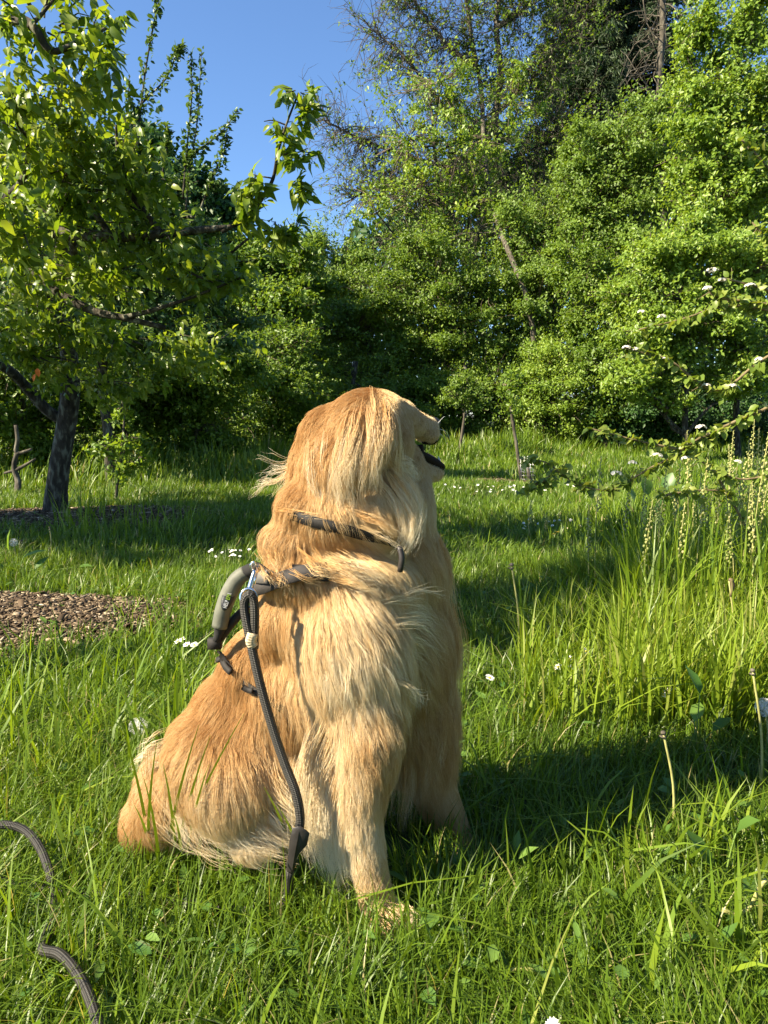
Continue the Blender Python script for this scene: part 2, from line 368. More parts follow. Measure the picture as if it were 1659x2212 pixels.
pear_blobs = [B(90, 60, 2.95, 150, 90, .3), B(200, 90, 2.95, 70, 90, .2), B(230, 150, 3.0, 38, 70, .12), B(40, 190, 3.0, 110, 60, .3), B(150, 190, 3.1, 80, 60, .2), B(170, 280, 3.6, 60, 60, .3),
    B(150, 350, 3.7, 160, 80, .5), B(60, 300, 3.4, 90, 60, .3), B(40, 470, 3.0, 75, 75, .2), B(120, 480, 3.5, 140, 90, .4), B(260, 420, 3.7, 110, 90, .4), B(270, 290, 3.7, 40, 70, .2), B(330, 380, 3.75, 60, 60, .3), B(60, 520, 3.2, 95, 50, .3),
    B(350, 520, 3.7, 130, 70, .35), B(220, 590, 3.9, 200, 70, .45), B(420, 600, 3.8, 90, 60, .3), B(510, 570, 3.7, 60, 40, .2), B(80, 640, 4.4, 130, 80, .5), B(250, 720, 4.6, 200, 60, .5), B(60, 760, 4.6, 110, 60, .4), B(420, 750, 4.6, 120, 60, .4), B(200, 820, 5.0, 130, 40, .4)]
leafy(pt, 'crown', M['pear'], pear_blobs, 1250, 7, .055, .029, .12, 'oval', .55, .5, M['bark'], twig_r=.003, twigfrac=.3)
tipb = [B(645, 195, 3.5, 40, 26, .08), B(668, 180, 3.5, 26, 18, .05), B(610, 265, 3.5, 38, 28, .08), B(680, 330, 3.5, 28, 18, .06), B(625, 315, 3.5, 30, 18, .06), B(550, 395, 3.55, 30, 26, .07), B(635, 395, 3.55, 30, 14, .06), B(545, 450, 3.58, 30, 34, .08), B(600, 480, 3.6, 46, 34, .1), B(640, 500, 3.6, 26, 34, .08), B(655, 240, 3.5, 22, 26, .05), B(520, 400, 3.55, 16, 20, .04)]
leafy(pt, 'bough_leaves', M['pear'], tipb, 84, 5, .066, .034, .05, 'oval', .7, .7, M['bark'], twig_r=.0022, twigfrac=.8)
V, T, to = leaf_arrays(np.array([tuple(P(80, 795, 4.2)), tuple(P(76, 808, 4.2))]), np.array([[.1, 0, -1.], [-.4, 0, -.8]]), np.array([[.3, -1, .2], [0, -1, .3]]), np.array([.05, .045]), np.array([.03, .02]), np.array([.5, .5]), 'oval')
mesh_obj('withered_leaf', V, [T], plain('orange_leaf', (.75, .18, .03), .6), pt)

# --- apple tree with upright water shoots
ap = empty('apple_tree', on(240, 7.6), 'apple tree behind the pear with upright leafy shoots against the blue sky', 'tree')
mb = MB(); mb.tube([(on(240, 7.6)[0], 7.6, 0)] + PL((235, 950, 7.6), (220, 800, 7.6), (240, 650, 7.5), (260, 500, 7.4), (290, 380, 7.2)), [.05, .05, .05, .045, .04, .03], 10, smoothpts=4)
shoots = [((290, 380), (310, 180), (333, 46), (345, -10)), ((290, 330), (296, 240), (357, 171), (384, 111), (398, 97)), ((400, 470), (407, 384), (426, 260), (435, 111)), ((395, 430), (403, 324), (414, 208), (412, 111)),
          ((400, 345), (421, 329), (477, 287), (514, 236)), ((430, 460), (454, 394), (481, 333), (491, 278)), ((270, 380), (275, 280), (279, 160)), ((350, 380), (362, 300), (358, 265)), ((210, 400), (218, 280), (214, 190)), ((120, 330), (112, 200), (116, 120)), ((440, 430), (465, 400), (490, 400)), ((330, 330), (300, 260), (280, 210))]
sp, sa = [], []
for s_ in shoots:
    q = [P(a, b, 7.0) for a, b in s_]; mb.tube(q, np.linspace(.012, .003, len(q)), 5, smoothpts=4)
    arr, _ = resample(np.array([tuple(v) for v in q]), np.ones(len(q)), 26); k = len(arr)
    arr = arr[int(k * .22):]; ax = np.gradient(arr, axis=0); sp.append(arr); sa.append(ax)
for a, b in (((260, 500), (430, 470)), ((250, 560), (60, 430)), ((230, 640), (470, 560)), ((240, 600), (100, 560)), ((290, 380), (200, 300))):
    mb.tube(limb_path(P(*a, 7.4), P(*b, 7.1), 5, .05), np.linspace(.04, .015, 5), 6, smoothpts=2)
mb.obj('trunk', M['bark'], ap)
sp = np.vstack(sp) + rng.normal(size=(len(np.vstack(sp)), 3)) * .015; sa = np.vstack(sa)
V, T, to = sprays(sp, sa, 3, .05, .052, .03, 'oval', .2); mesh_obj('shoot_leaves', V, [T], M['apple'], ap, tone=to)
leafy(ap, 'crown', M['apple'], [B(120, 420, 7.5, 170, 110, .9), B(290, 430, 7.2, 130, 80, .7), B(400, 500, 7.3, 70, 70, .5), B(200, 560, 7.4, 220, 110, 1.0), B(430, 600, 7.4, 100, 80, .6), B(120, 700, 7.6, 200, 90, .9), B(340, 720, 7.6, 200, 80, .8)], 5200, 7, .058, .034, .13, twigfrac=.12)

# --- dark maple behind the orchard
tree('maple_tree', 'dense dark green maple behind the apple tree, rising into the blue sky at left', 'tree', on(380, 14.5), [(*on(380, 14.5)[:2], 0), P(380, 800, 14.5), P(370, 600, 14.5), P(360, 450, 14.5)], [.3, .25, .2, .1],
     [B(330, 350, 14.5, 70, 80, 1.4), B(270, 420, 14.5, 130, 120, 1.6), B(400, 460, 14.2, 100, 110, 1.6), B(350, 600, 14.2, 200, 130, 1.8), B(120, 450, 14.5, 150, 140, 1.8), B(40, 330, 14.5, 80, 80, 1.2), B(480, 560, 14.2, 90, 90, 1.4), B(100, 650, 14.3, 200, 120, 1.6), B(460, 400, 14.5, 30, 26, .5)],
     M['maple'], M['bark'], 9500, 9, .13, .11, .30, twigfrac=.03)
tree('ash_tree', 'small dark tree filling the gap under the tip of the pear bough', 'tree', on(600, 13.5), [(*on(600, 13.5)[:2], 0), P(600, 900, 13.5), P(600, 700, 13.5), P(600, 560, 13.5)], [.12, .1, .08, .04],
     [B(520, 560, 13.5, 70, 60, .9), B(600, 560, 13.6, 60, 70, 1.0), B(640, 540, 13.8, 30, 40, .6), B(560, 660, 13.2, 130, 90, 1.2), B(650, 640, 13.4, 80, 100, 1.1)], M['mid'], M['bark'], 3600, 8, .085, .05, .22, twigfrac=.06)

# --- thicket of shrubs from the left edge to the hollow behind the dog
sh = [('hazel_bush', 'leafy shrub at the left edge behind the pear trunk', 40, 8.6, [(40, 930, 130, 90, .8), (20, 800, 150, 90, .8), (60, 1010, 110, 50, .5), (140, 1000, 80, 50, .4)], 'mid', 3600),
      ('hazel_bush', 'bushy shrub right of the pear trunk, sunlit pale leaves at its foot', 250, 9.0, [(250, 930, 110, 110, .8), (300, 800, 120, 90, .9), (210, 860, 90, 90, .7), (330, 1000, 90, 50, .6), (210, 1010, 90, 45, .5), (270, 1020, 90, 40, .5)], 'mid', 4200),
      ('hazel_bush', 'dark shaded shrub between the small sapling and the hollow', 430, 9.6, [(430, 900, 110, 120, .9), (480, 780, 110, 110, .9), (390, 990, 80, 50, .6), (400, 840, 90, 90, .8), (470, 1000, 90, 40, .5), (340, 880, 80, 90, .7)], 'mid', 4600),
      ('hazel_bush', 'tall shrub directly left of the dog head over a black hollow', 590, 11.5, [(600, 860, 100, 90, 1.0), (560, 760, 120, 120, 1.2), (640, 800, 90, 110, 1.0), (620, 950, 60, 40, .5), (560, 960, 70, 45, .6), (520, 900, 80, 90, .9)], 'mid', 4800)]
for nm, lb, px, d, bl, mt, n in sh:
    tree(nm, lb, 'bush', on(px, d), [(*on(px, d)[:2], 0), P(px, 980, d), P(px + 10, 900, d), P(px, 820, d)], [.06, .05, .04, .02], [B(a, b, d, c, e, f) for a, b, c, e, f in bl], M[mt], M['bark'], n, 8, .06, .038, .15, group='shrubs behind the orchard', limb_r=.02, twigfrac=.1)
# --- the tall thicket across the back
back = [
 ('dogwood_tree', 'yellow-green small tree standing at the skyline right of the blue sky gap', 700, 17, [(690, 520, 60, 60, 1.0), (740, 590, 90, 80, 1.4), (680, 650, 90, 90, 1.4), (640, 590, 40, 60, .8)], 'olive', 4200, .075),
 ('dogwood_tree', 'leafy small tree behind the dog head, mid green in layered sprays', 790, 15.5, [(760, 720, 130, 90, 1.4), (830, 640, 110, 90, 1.3), (720, 790, 110, 90, 1.2), (860, 780, 90, 90, 1.2)], 'mid', 5600, .065),
 ('dogwood_tree', 'layered green tree right of the dog head below the bare trunks', 960, 15.5, [(940, 600, 110, 90, 1.3), (1000, 700, 120, 100, 1.4), (920, 760, 110, 90, 1.2), (1050, 620, 80, 80, 1.2), (900, 520, 70, 60, 1.0), (1020, 800, 90, 80, 1.2)], 'mid', 6600, .065),
 ('dogwood_tree', 'yellow-green tree right of the leaning trunks', 1190, 15.5, [(1170, 560, 110, 100, 1.4), (1220, 460, 100, 100, 1.4), (1160, 680, 110, 100, 1.3), (1130, 480, 70, 80, 1.0), (1130, 760, 90, 70, 1.2)], 'olive', 6400, .07),
 ('hedge_shrub', 'broad dark green shrub at the lawn edge behind the first sapling', 1000, 14.5, [(980, 860, 110, 80, 1.0), (900, 870, 90, 90, 1.0), (1060, 850, 90, 90, 1.0), (960, 930, 100, 40, .6)], 'mid', 4200, .06),
 ('hedge_shrub', 'broad bright green shrub behind the staked sapling', 1180, 14, [(1180, 860, 100, 80, 1.0), (1230, 900, 90, 60, .8), (1120, 900, 80, 60, .8), (1210, 790, 100, 80, 1.0)], 'fresh', 4200, .06),
 ('hedge_shrub', 'shrub with a shaded foot to the left behind the dog head', 760, 14, [(740, 880, 100, 80, 1.0), (800, 850, 90, 80, 1.0), (680, 870, 80, 80, 1.0), (820, 930, 90, 50, .7)], 'mid', 3800, .06),
 ('hedge_shrub', 'shrub filling the gap between the leaning trunks and the bright tree at right', 1310, 13.5, [(1300, 660, 90, 90, 1.0), (1310, 780, 90, 90, 1.0), (1260, 580, 70, 70, .9), (1330, 880, 70, 50, .6)], 'mid', 4800, .065),
 ('viburnum_bush', 'shaded dark bush in the deep recess at the right end of the lawn', 1430, 13.6, [(1400, 860, 130, 90, .8), (1500, 860, 120, 90, .8), (1340, 880, 70, 70, .7), (1600, 880, 110, 80, .8), (1420, 930, 120, 30, .5), (1560, 930, 120, 30, .5)], 'maple', 6500, .07)]
for nm, lb, px, d, bl, mt, n, L in back:
    tree(nm, lb, 'tree' if 'tree' in nm else 'bush', on(px, d), [(*on(px, d)[:2], 0), P(px - 5, 900, d), P(px + 8, 780, d), P(px, 700 if bl[0][1] < 800 else 860, d)], [.08, .06, .05, .03], [B(a, b, d, c, e, f) for a, b, c, e, f in bl], M[mt], M['bark'], n, 8, L, L * .55, .2, group='thicket across the back', twigfrac=.1)

# --- bright leafy trees at the right
right = [
 ('elder_tree', 'tall bright green leafy tree at the right edge, taller than the view', 1590, 11.5, [(1600, 60, 90, 90, .8), (1560, 180, 90, 100, .9), (1640, 260, 90, 120, .9), (1540, 320, 90, 90, .9), (1620, 420, 100, 100, 1.0), (1500, 60, 40, 70, .5), (1520, 430, 90, 80, .9)], 'fresh', 7600, .07),
 ('elder_tree', 'bright green rounded tree below, arching over the dark recess at right', 1480, 11, [(1480, 560, 120, 80, 1.0), (1600, 600, 110, 100, 1.0), (1400, 640, 90, 70, .9), (1500, 700, 130, 80, 1.0), (1390, 720, 70, 60, .7), (1450, 780, 90, 50, .6), (1400, 560, 60, 60, .7), (1620, 740, 80, 80, .8), (1350, 810, 60, 50, .6), (1420, 850, 70, 30, .5), (1590, 820, 80, 40, .6)], 'fresh', 9000, .065),
 ('wild_plum_tree', 'yellow-green twiggy tree under the dark conifer', 1370, 15, [(1330, 330, 110, 100, 1.3), (1420, 420, 110, 90, 1.3), (1290, 440, 100, 90, 1.3), (1400, 260, 70, 60, 1.0), (1340, 540, 110, 70, 1.2), (1250, 320, 50, 70, .9)], 'olive', 6200, .07)]
for nm, lb, px, d, bl, mt, n, L in right:
    tree(nm, lb, 'tree', on(px, d), [(*on(px, d)[:2], 0), P(px, 900, d), P(px + 10, 700, d), P(px, min(b[1] for b in bl) + 60, d)], [.045, .045, .045, .02], [B(a, b, d, c, e, f) for a, b, c, e, f in bl], M[mt], M['bark'], n, 8, L, L * .58, .18, group='trees at the right edge', twigfrac=.1)

# --- tall sparse tree with bare grey twigs
bt = empty('bigleaf_maple', on(1150, 19), 'tall sparse tree with dark leaning trunks and bare grey twigs just coming into leaf', 'tree')
mb = MB(); D = 19
stems = [((1168, 960, 14.9), (1150, 700, 14.62), (1118, 590, 14.75), (1075, 480, 15.9), (1048, 350, 17.5), (1040, 200, D), (1020, 90, D), (1000, -60, D)), ((1075, 480, D), (1090, 400, D), (1070, 280, D), (1082, 160, D), (1072, 40, D), (1100, -80, D)),
         ((1050, 380, D), (960, 360, D), (860, 330, D), (780, 300, D), (700, 260, D)), ((1060, 450, D), (980, 440, D), (900, 400, D), (830, 390, D), (760, 430, D)), ((1045, 300, D), (960, 230, D), (880, 130, D), (800, 60, D)), ((1030, 150, D), (960, 90, D), (900, 10, D), (860, -60, D)),
         ((1078, 240, D), (1150, 170, D), (1200, 110, D), (1260, 30, D)), ((1080, 420, D), (1150, 340, D), (1190, 290, D), (1230, 240, D)), ((1085, 500, D), (1000, 520, D), (930, 500, D), (860, 520, D)), ((1072, 60, D), (1130, 20, D), (1180, -60, D)), ((1160, 760, D - .5), (1200, 880, D - .5))]
tips = []; taxs = []
for k, s_ in enumerate(stems):
    q = PL(*s_); r0 = (.055, .10)[k] if k < 2 else .07; r1 = .05 if k < 2 else .015
    mb.tube(q, np.linspace(r0, r1, len(q)), 8, smoothpts=4)
    arr, _ = resample(np.array([tuple(v) for v in q]), np.ones(len(q)), 12); lo = 34 if k == 0 else 6
    if k == 10: continue
    for i in range(lo, len(arr), 1 if k > 1 else 2):
        for _ in range(4):
            d_ = unit(np.array([rng.normal() - .25, rng.normal() * .6, rng.normal() * .7 + .1])); ln = rng.uniform(.4, 1.3)
            a = arr[i]; p_ = [a]
            for s3 in range(4): d_ = unit(d_ + rng.normal(size=3) * .3 + [0, 0, -.05]); p_.append(p_[-1] + d_ * ln / 4)
            mb.tube(p_, [.014, .010, .008, .006, .004], 3, cap=False)
            for s3 in (1, 2, 3, 4):
                for _2 in range(2):
                    e = unit(d_ + rng.normal(size=3) * .8 + [0, 0, -.12]); l2 = rng.uniform(.2, .6); b_ = p_[s3]; m_ = b_ + e * l2 * .5; t_ = m_ + unit(e + rng.normal(size=3) * .35 + [0, 0, -.15]) * l2 * .5
                    mb.tube([b_, m_, t_], [.006, .0045, .002], 3, cap=False); tips += [t_, m_]; taxs += [e, e]
mb.obj('trunk', M['graybark'], bt)
tips = np.array(tips); taxs = np.array(taxs); px_, py_ = to_px(tips); pk = rng.random(len(tips)) < np.where(px_ > 1000, .4, .16)
V, T, to = sprays(tips[pk], taxs[pk], 4, .12, .085, .055, 'kite', .2, tone_c=rng.random(pk.sum())); mesh_obj('crown', V, [T], M['mid'], bt, tone=to)
tree('young_maple', 'fresh green young tree in front of the bare twigs, its leaves in loose sprays', 'tree', on(960, 16.5), [(*on(960, 16.5)[:2], 0), P(960, 800, 16.5), P(950, 500, 16.5), P(930, 200, 16.5)], [.1, .08, .06, .02],
     [B(950, 180, 16.5, 130, 90, 1.0), B(880, 300, 16.5, 110, 90, 1.0), B(1000, 300, 16.5, 110, 110, 1.0), B(900, 420, 16.5, 130, 80, 1.1), B(1010, 440, 16.5, 120, 80, 1.1), B(1110, 220, 16.5, 60, 80, .8), B(800, 420, 16.5, 60, 60, .8)], M['fresh'], M['bark'], 1350, 7, .09, .055, .22, shell=.7, twigfrac=.5, twig_r=.006)

# --- dark conifer with a grey broken trunk beside it
cf = empty('conifer', on(1330, 23), 'dark conifer with drooping boughs at the top right', 'tree'); mb = MB(); mb.tube([(*on(1330, 23)[:2], 0)] + PL((1330, 700, 23), (1330, 300, 23), (1325, 0, 23), (1320, -300, 23)), [.35, .3, .25, .18, .05], 9, smoothpts=3)
cc, aa = [], []
for i in range(420):
    t_ = rng.random(); py = 460 - 720 * t_; px0 = 1330; az = rng.uniform(0, 6.28); ln = (1 - t_) * 1.6 + 1.5; b0 = np.array(P(px0, py, 23)); dr = np.array([math.cos(az), math.sin(az), .05])
    pp = [b0, b0 + dr * ln * .5 + [0, 0, -.05], b0 + dr * ln + [0, 0, -.45]]; mb.tube(pp, [.04, .025, .008], 4, cap=False)
    m = 44; u = rng.random(m) ** .7; base = b0 + dr * ln * u[:, None] + np.array([0, 0, -.5]) * (u ** 2)[:, None]; side = np.array([-dr[1], dr[0], 0]); off = rng.normal(size=m)[:, None] * side * .28 * (1.2 - u)[:, None]
    cc.append(base + off + np.array([0, 0, -.1]) * rng.random((m, 1))); aa.append(unit(dr * .6 + np.sign(off @ side)[:, None] * side * .7 + np.array([0, 0, -.6])))
mb.obj('trunk', M['bark'], cf); V, T, to = sprays(np.vstack(cc), np.vstack(aa), 7, .2, .2, .035, 'kite', .5); mesh_obj('crown', V, [T], M['conifer'], cf, tone=to)
gt = empty('bare_tree', on(1430, 17.5), 'grey bare trunk with crooked leafless branches in front of the conifer', 'tree'); mb = MB()
mb.tube([(*on(1440, 17.5)[:2], 0)] + PL((1440, 600, 17.5), (1430, 300, 17.5), (1425, 160, 17.5), (1432, 60, 17.5), (1430, -60, 17.5)), [.10, .09, .085, .08, .07, .06], 9, smoothpts=4)
for a in range(34):
    b_ = np.array(P(1430 + rng.normal() * 4, rng.uniform(-40, 320), 17.5)); d_ = unit(np.array([rng.normal() - .4, rng.normal() * .5, rng.normal() * .5 + .1])); ln = rng.uniform(.4, 1.7); p_ = [b_]
    for s3 in range(6): d_ = unit(d_ + rng.normal(size=3) * .4 + [0, 0, -.06]); p_.append(p_[-1] + d_ * ln / 6)
    mb.tube(p_, np.linspace(.02, .005, 7), 4, cap=False)
    for s3 in range(2, 6):
        e = unit(d_ + rng.normal(size=3)); mb.tube([p_[s3], p_[s3] + e * .2, p_[s3] + e * .38 + rng.normal(size=3) * .08], [.009, .006, .003], 3, cap=False)
mb.obj('trunk', M['graybark'], gt)

# --- orchard trees standing left of the view: they throw the shade on the lawn
tree('unseen_orchard_tree', 'small orchard tree standing to the left of the dog, shading the grass', 'tree', (-3.1, 1.2, 0), [(-3.1, 1.2, 0), (-3.05, 1.2, .8), (-3.0, 1.25, 1.5), (-2.9, 1.3, 2.6)], [.09, .07, .06, .02], [(-2.85, 1.35, 3.0, .62, .5, .55), (-2.6, 1.6, 3.5, .5, .4, .4)], M['apple'], M['bark'], 1000, 7, .06, .035, .14, group='orchard trees beyond the left edge', twigfrac=.2)
tree('unseen_orchard_tree', 'wide orchard tree left of the pear tree, shading the far lawn', 'tree', (-5.6, 3.0, 0), [(-5.6, 3.0, 0), (-5.6, 3.0, .8), (-5.5, 3.0, 1.6), (-5.4, 3.1, 2.8)], [.12, .1, .08, .03], [(-5.4, 3.1, 2.9, 1.3, 1.1, .9), (-6.2, 3.3, 3.2, 1.0, 1.0, .8), (-4.9, 3.5, 2.4, .7, .7, .6), (-4.3, 2.9, 2.6, .6, .6, .5), (-4.35, 4.6, 2.4, .85, .8, .7)], M['apple'], M['bark'], 7500, 7, .06, .035, .16, group='orchard trees beyond the left edge', twigfrac=.1)

for lb, bx, by, bl in (('tall tree right of the view walling the meadow', 4.6, 1.2, [(4.4, 1.2, 2.6, 1.3, 1.5, 1.5), (4.6, 2.6, 2.0, 1.1, 1.2, 1.5), (4.5, .8, 4.4, 1.4, 1.6, 1.2), (4.3, 1.5, .9, 1.0, 1.8, .8)]), ('broad unseen tree right of and behind the viewer, added to cut sky light', 3.9, -2.2, [(3.9, -2.2, 2.4, 1.4, 1.4, 1.5), (4.4, -.6, 1.6, 1.0, 1.2, 1.2), (3.8, -2.4, 4.2, 1.4, 1.4, 1.1)]),
                       ('bushy unseen tree behind the viewer, added to cut sky light', .9, -4.4, [(.9, -4.4, 2.4, 1.7, 1.2, 1.6), (2.6, -4.0, 1.8, 1.4, 1.2, 1.5), (1.2, -4.6, 4.4, 1.5, 1.2, 1.1)])):
    tree('unseen_orchard_tree', lb, 'tree', (bx, by, 0), [(bx, by, 0), (bx, by, 1.0), (bx + .1, by, 2.0), (bx, by + .1, 3.6)], [.14, .12, .1, .04], bl, M['apple'], M['bark'], 2000, 7, .12, .085, .25, group='trees enclosing the meadow behind the viewer', twigfrac=.03)  # trees added out of view to keep sky fill off the dog's shaded chest
# --- saplings
s1 = tree('sapling', 'young blossoming sapling with a forked pale trunk alone in the lawn before the hedge', 'sapling', on(990, 11.5), [(*on(988, 11.5)[:2], 0), P(993, 970, 11.5), P(1000, 925, 11.5), P(1004, 890, 11.5)], [.03, .026, .024, .012], [B(985, 850, 11.5, 42, 34, .3), B(1030, 860, 11.5, 34, 32, .3), B(1010, 815, 11.5, 34, 22, .25)], M['olive'], M['graybark'], 330, 7, .05, .03, .10, limb_r=.014, twigfrac=.3)
s2 = tree('sapling', 'thin staked sapling right of the dog muzzle with a few dark leaves', 'sapling', on(1125, 7.8), [(*on(1126, 7.8)[:2], 0), P(1124, 1020, 7.8), P(1114, 950, 7.8), P(1106, 900, 7.8), P(1100, 850, 7.8)], [.02, .019, .017, .015, .008], [B(1100, 830, 7.8, 26, 40, .2), B(1108, 870, 7.8, 22, 18, .15)], M['mid'], M['graybark'], 60, 6, .06, .035, .08, limb_r=.007, twigfrac=.3)
s3_ = tree('sapling', 'small fresh-leaved sapling right of the pear trunk with pale stem base', 'sapling', on(255, 6.3), [(*on(252, 6.3)[:2], 0), P(253, 1050, 6.3), P(262, 980, 6.3), P(268, 900, 6.3), P(262, 860, 6.3)], [.014, .012, .010, .008, .004], [B(262, 880, 6.3, 26, 36, .12), B(275, 945, 6.3, 40, 26, .15), B(230, 960, 6.3, 30, 24, .12), B(295, 990, 6.3, 34, 22, .12), B(262, 1010, 6.3, 40, 20, .12)], M['fresh'], M['graybark'], 130, 6, .055, .032, .08, limb_r=.006, twigfrac=.5)
tg = empty('tree_guard', on(1145, 7.6), 'small grey wire guard with a stub of trunk beside the staked sapling', 'tree guard'); mb = MB(); x0, y0, z0 = on(1145, 7.6)
mb.tube([(x0, y0, 0), (x0 - .02, y0, .12), (x0 - .05, y0, .24)], [.025, .02, .015], 8); mb.obj('stub', M['graybark'], tg); mb = MB()
for k in range(14):
    a = k / 14 * 6.283; mb.tube([(x0 - .04 + .07 * math.cos(a), y0 + .07 * math.sin(a), 0), (x0 - .04 + .07 * math.cos(a), y0 + .07 * math.sin(a), .30)], .0016, 3)
for h in np.linspace(.03, .29, 8): mb.tube([(x0 - .04 + .07 * math.cos(a), y0 + .07 * math.sin(a), h) for a in np.linspace(0, 6.283, 15)], .0016, 3, cap=False)
mb.obj('wire_mesh', M['steel'] if 'steel' in M else metalmat('wire', (.5, .5, .5), .4), tg)
db = MB()
db.tube(PL((34, 918, 7), (38, 950, 7), (36, 979, 7), (69, 970, 7)), [.018, .02, .022, .012], 7, smoothpts=3); db.tube(PL((36, 979, 7), (30, 1010, 7), (39, 1040, 7), (36, 1075, 6.9)), [.022, .024, .03, .035], 7, smoothpts=3); db.tube(PL((9, 1022, 7), (39, 1013, 7), (77, 991, 7)), [.012, .02, .01], 6, smoothpts=3)
o = db.obj('dead_shrub', M['graybark'], None); tag(o, 'pale crooked dead stem at the left edge beside the pear trunk', 'dead shrub')
# ================================================================== DOG
def fur_material():
    m, nt, b, out = newmat('golden_coat')
    col = ramp(nt, [(0, (.46, .245, .085)), (.28, (.60, .38, .165)), (.6, (.74, .57, .325)), (1, (.87, .78, .58))], attr(nt, 'tone'))
    h = nt.nodes.new('ShaderNodeBsdfHair'); h.component = 'Reflection'; h.inputs['RoughnessU'].default_value = .25; h.inputs['RoughnessV'].default_value = .6
    nt.links.new(col, h.inputs[0])
    nt.links.new(col, b.inputs['Base Color']); b.inputs['Roughness'].default_value = .6; b.inputs['Specular IOR Level'].default_value = .2
    tr = nt.nodes.new('ShaderNodeBsdfTranslucent'); nt.links.new(col, tr.inputs[0])
    m1 = nt.nodes.new('ShaderNodeMixShader'); m1.inputs[0].default_value = .14
    nt.links.new(b.outputs[0], m1.inputs[1]); nt.links.new(tr.outputs[0], m1.inputs[2])
    m2 = nt.nodes.new('ShaderNodeMixShader'); m2.inputs[0].default_value = .30
    nt.links.new(m1.outputs[0], m2.inputs[1]); nt.links.new(h.outputs[0], m2.inputs[2]); nt.links.new(m2.outputs[0], out.inputs[0])
    return m
M['fur'] = fur_material()
M['skin'] = leaf_mat('undercoat', [(0, (.24, .11, .04)), (.35, (.34, .18, .075)), (1, (.46, .34, .2))], .9, .0, .1, (1, 1, 1))
M['lip'] = plain('dark_lip', (.02, .013, .010), .8, 0, .1)
M['nose'] = plain('black_nose', (.02, .018, .018), .35)
M['tongue'] = plain('pink_tongue', (.55, .2, .18), .4)
M['tooth'] = plain('tooth', (.75, .72, .62), .3)

dog = empty('dog', P(700, 1830, 1.08) * 1.0, 'golden long-haired dog in a harness sitting on the grass with its head turned away', 'dog')
dog.location.z = 0.0
bpy.context.view_layer.update()

# body built from overlapping volumes (display px, display px, ground distance, rx px, ry px, depth radius m, rotation deg)
EL = [
 (728, 1350, 1.13, 146, 150, .115, 0),      # upper chest / shoulders
 (742, 1470, 1.12, 142, 180, .115, 0),      # rib cage
 (868, 1400, 1.205, 108, 190, .08, 0),       # breast
 (880, 1560, 1.21, 88, 150, .06, 0),        # breast low
 (760, 1420, 1.05, 120, 165, .07, 0),       # near shoulder
 (785, 1560, 1.025, 80, 120, .045, 8),       # near upper arm
 (640, 1500, 1.14, 140, 150, .11, 20),      # mid back
 (560, 1440, 1.14, 78, 110, .08, 30), (610, 1340, 1.13, 62, 90, .08, 20), (500, 1530, 1.14, 80, 90, .09, 35),
 (560, 1590, 1.14, 140, 130, .12, 30),      # loin
 (600, 1640, 1.12, 130, 95, .11, 0),        # belly
 (500, 1640, 1.11, 150, 125, .13, 30),      # haunch
 (500, 1700, 1.03, 110, 100, .06, 0),       # near thigh
 (385, 1710, 1.13, 90, 105, .11, 10),       # rump
 (325, 1765, 1.12, 58, 62, .07, 0),         # tail root
 (560, 1815, 1.01, 70, 26, .03, -10),      # hind foot near
 (690, 1240, 1.13, 118, 72, .10, 0),        # withers ruff
 (775, 1255, 1.12, 125, 85, .10, 10),       # ruff
 (872, 1230, 1.205, 90, 130, .075, 0),       # throat base
 (735, 1110, 1.13, 112, 85, .09, 0),        # neck
 (800, 1100, 1.13, 110, 100, .085, 0),      # neck
 (882, 1120, 1.20, 58, 130, .05, 0),        # throat
 (745, 1015, 1.13, 96, 100, .085, 0),
 (788, 945, 1.14, 96, 98, .08, 0),         # skull
 (800, 900, 1.15, 82, 58, .065, 0),         # crown of head
 (842, 955, 1.15, 50, 80, .06, 0),          # cheek
 (878, 1010, 1.19, 38, 55, .04, 0),        # jaw hinge
 (862, 900, 1.18, 38, 36, .045, 0),         # brow / stop
]
def seg(a, b, ra, rb, n=7):
    a = np.array(a, float); b = np.array(b, float)
    for t in np.linspace(0, 1, n):
        p = a * (1 - t) + b * t; r = ra * (1 - t) + rb * t
        EL.append((p[0], p[1], p[2], r, r, r / F * p[2], 0))
seg((795, 1600, 1.01), (775, 1760, .99), 68, 50); seg((775, 1760, .99), (800, 1890, .975), 50, 40, 8)
seg((800, 1890, .975), (820, 1970, .965), 40, 38, 6)                                   # near front leg
EL.append((840, 1985, .95, 56, 34, .038, 8)); EL.append((868, 1998, .94, 36, 25, .03, 8))
seg((920, 1520, 1.20), (935, 1700, 1.19), 62, 48); seg((935, 1700, 1.19), (1000, 1838, 1.165), 48, 30, 8)
EL.append((1032, 1866, 1.145, 48, 24, .032, 10))                                        # far front paw
seg((880, 912, 1.19), (924, 923, 1.245), 30, 23, 8); EL.append((922, 938, 1.24, 27, 18, .03, 10))   # upper muzzle
seg((885, 1014, 1.19), (942, 1022, 1.245), 26, 19, 8)                                  # lower jaw
EL.append((658, 1000, 1.16, 31, 72, .03, 12))                                         # far ear
EL.append((694, 932, 1.15, 42, 60, .045, 34)); EL.append((640, 1168, 1.13, 66, 44, .07, 12)); EL.append((660, 1095, 1.13, 56, 60, .07, 0))
EL.append((785, 940, 1.042, 56, 66, .014, -4))                                          # near ear flap
EL.append((812, 975, 1.04, 30, 36, .012, 0))
def ico(n=2):
    import bmesh
    bm = bmesh.new(); bmesh.ops.create_icosphere(bm, subdivisions=n, radius=1)
    V = np.array([v.co[:] for v in bm.verts]); T = np.array([[v.index for v in f.verts] for f in bm.faces]); bm.free(); return V, T
SV, ST = ico(3)
mb = MB()
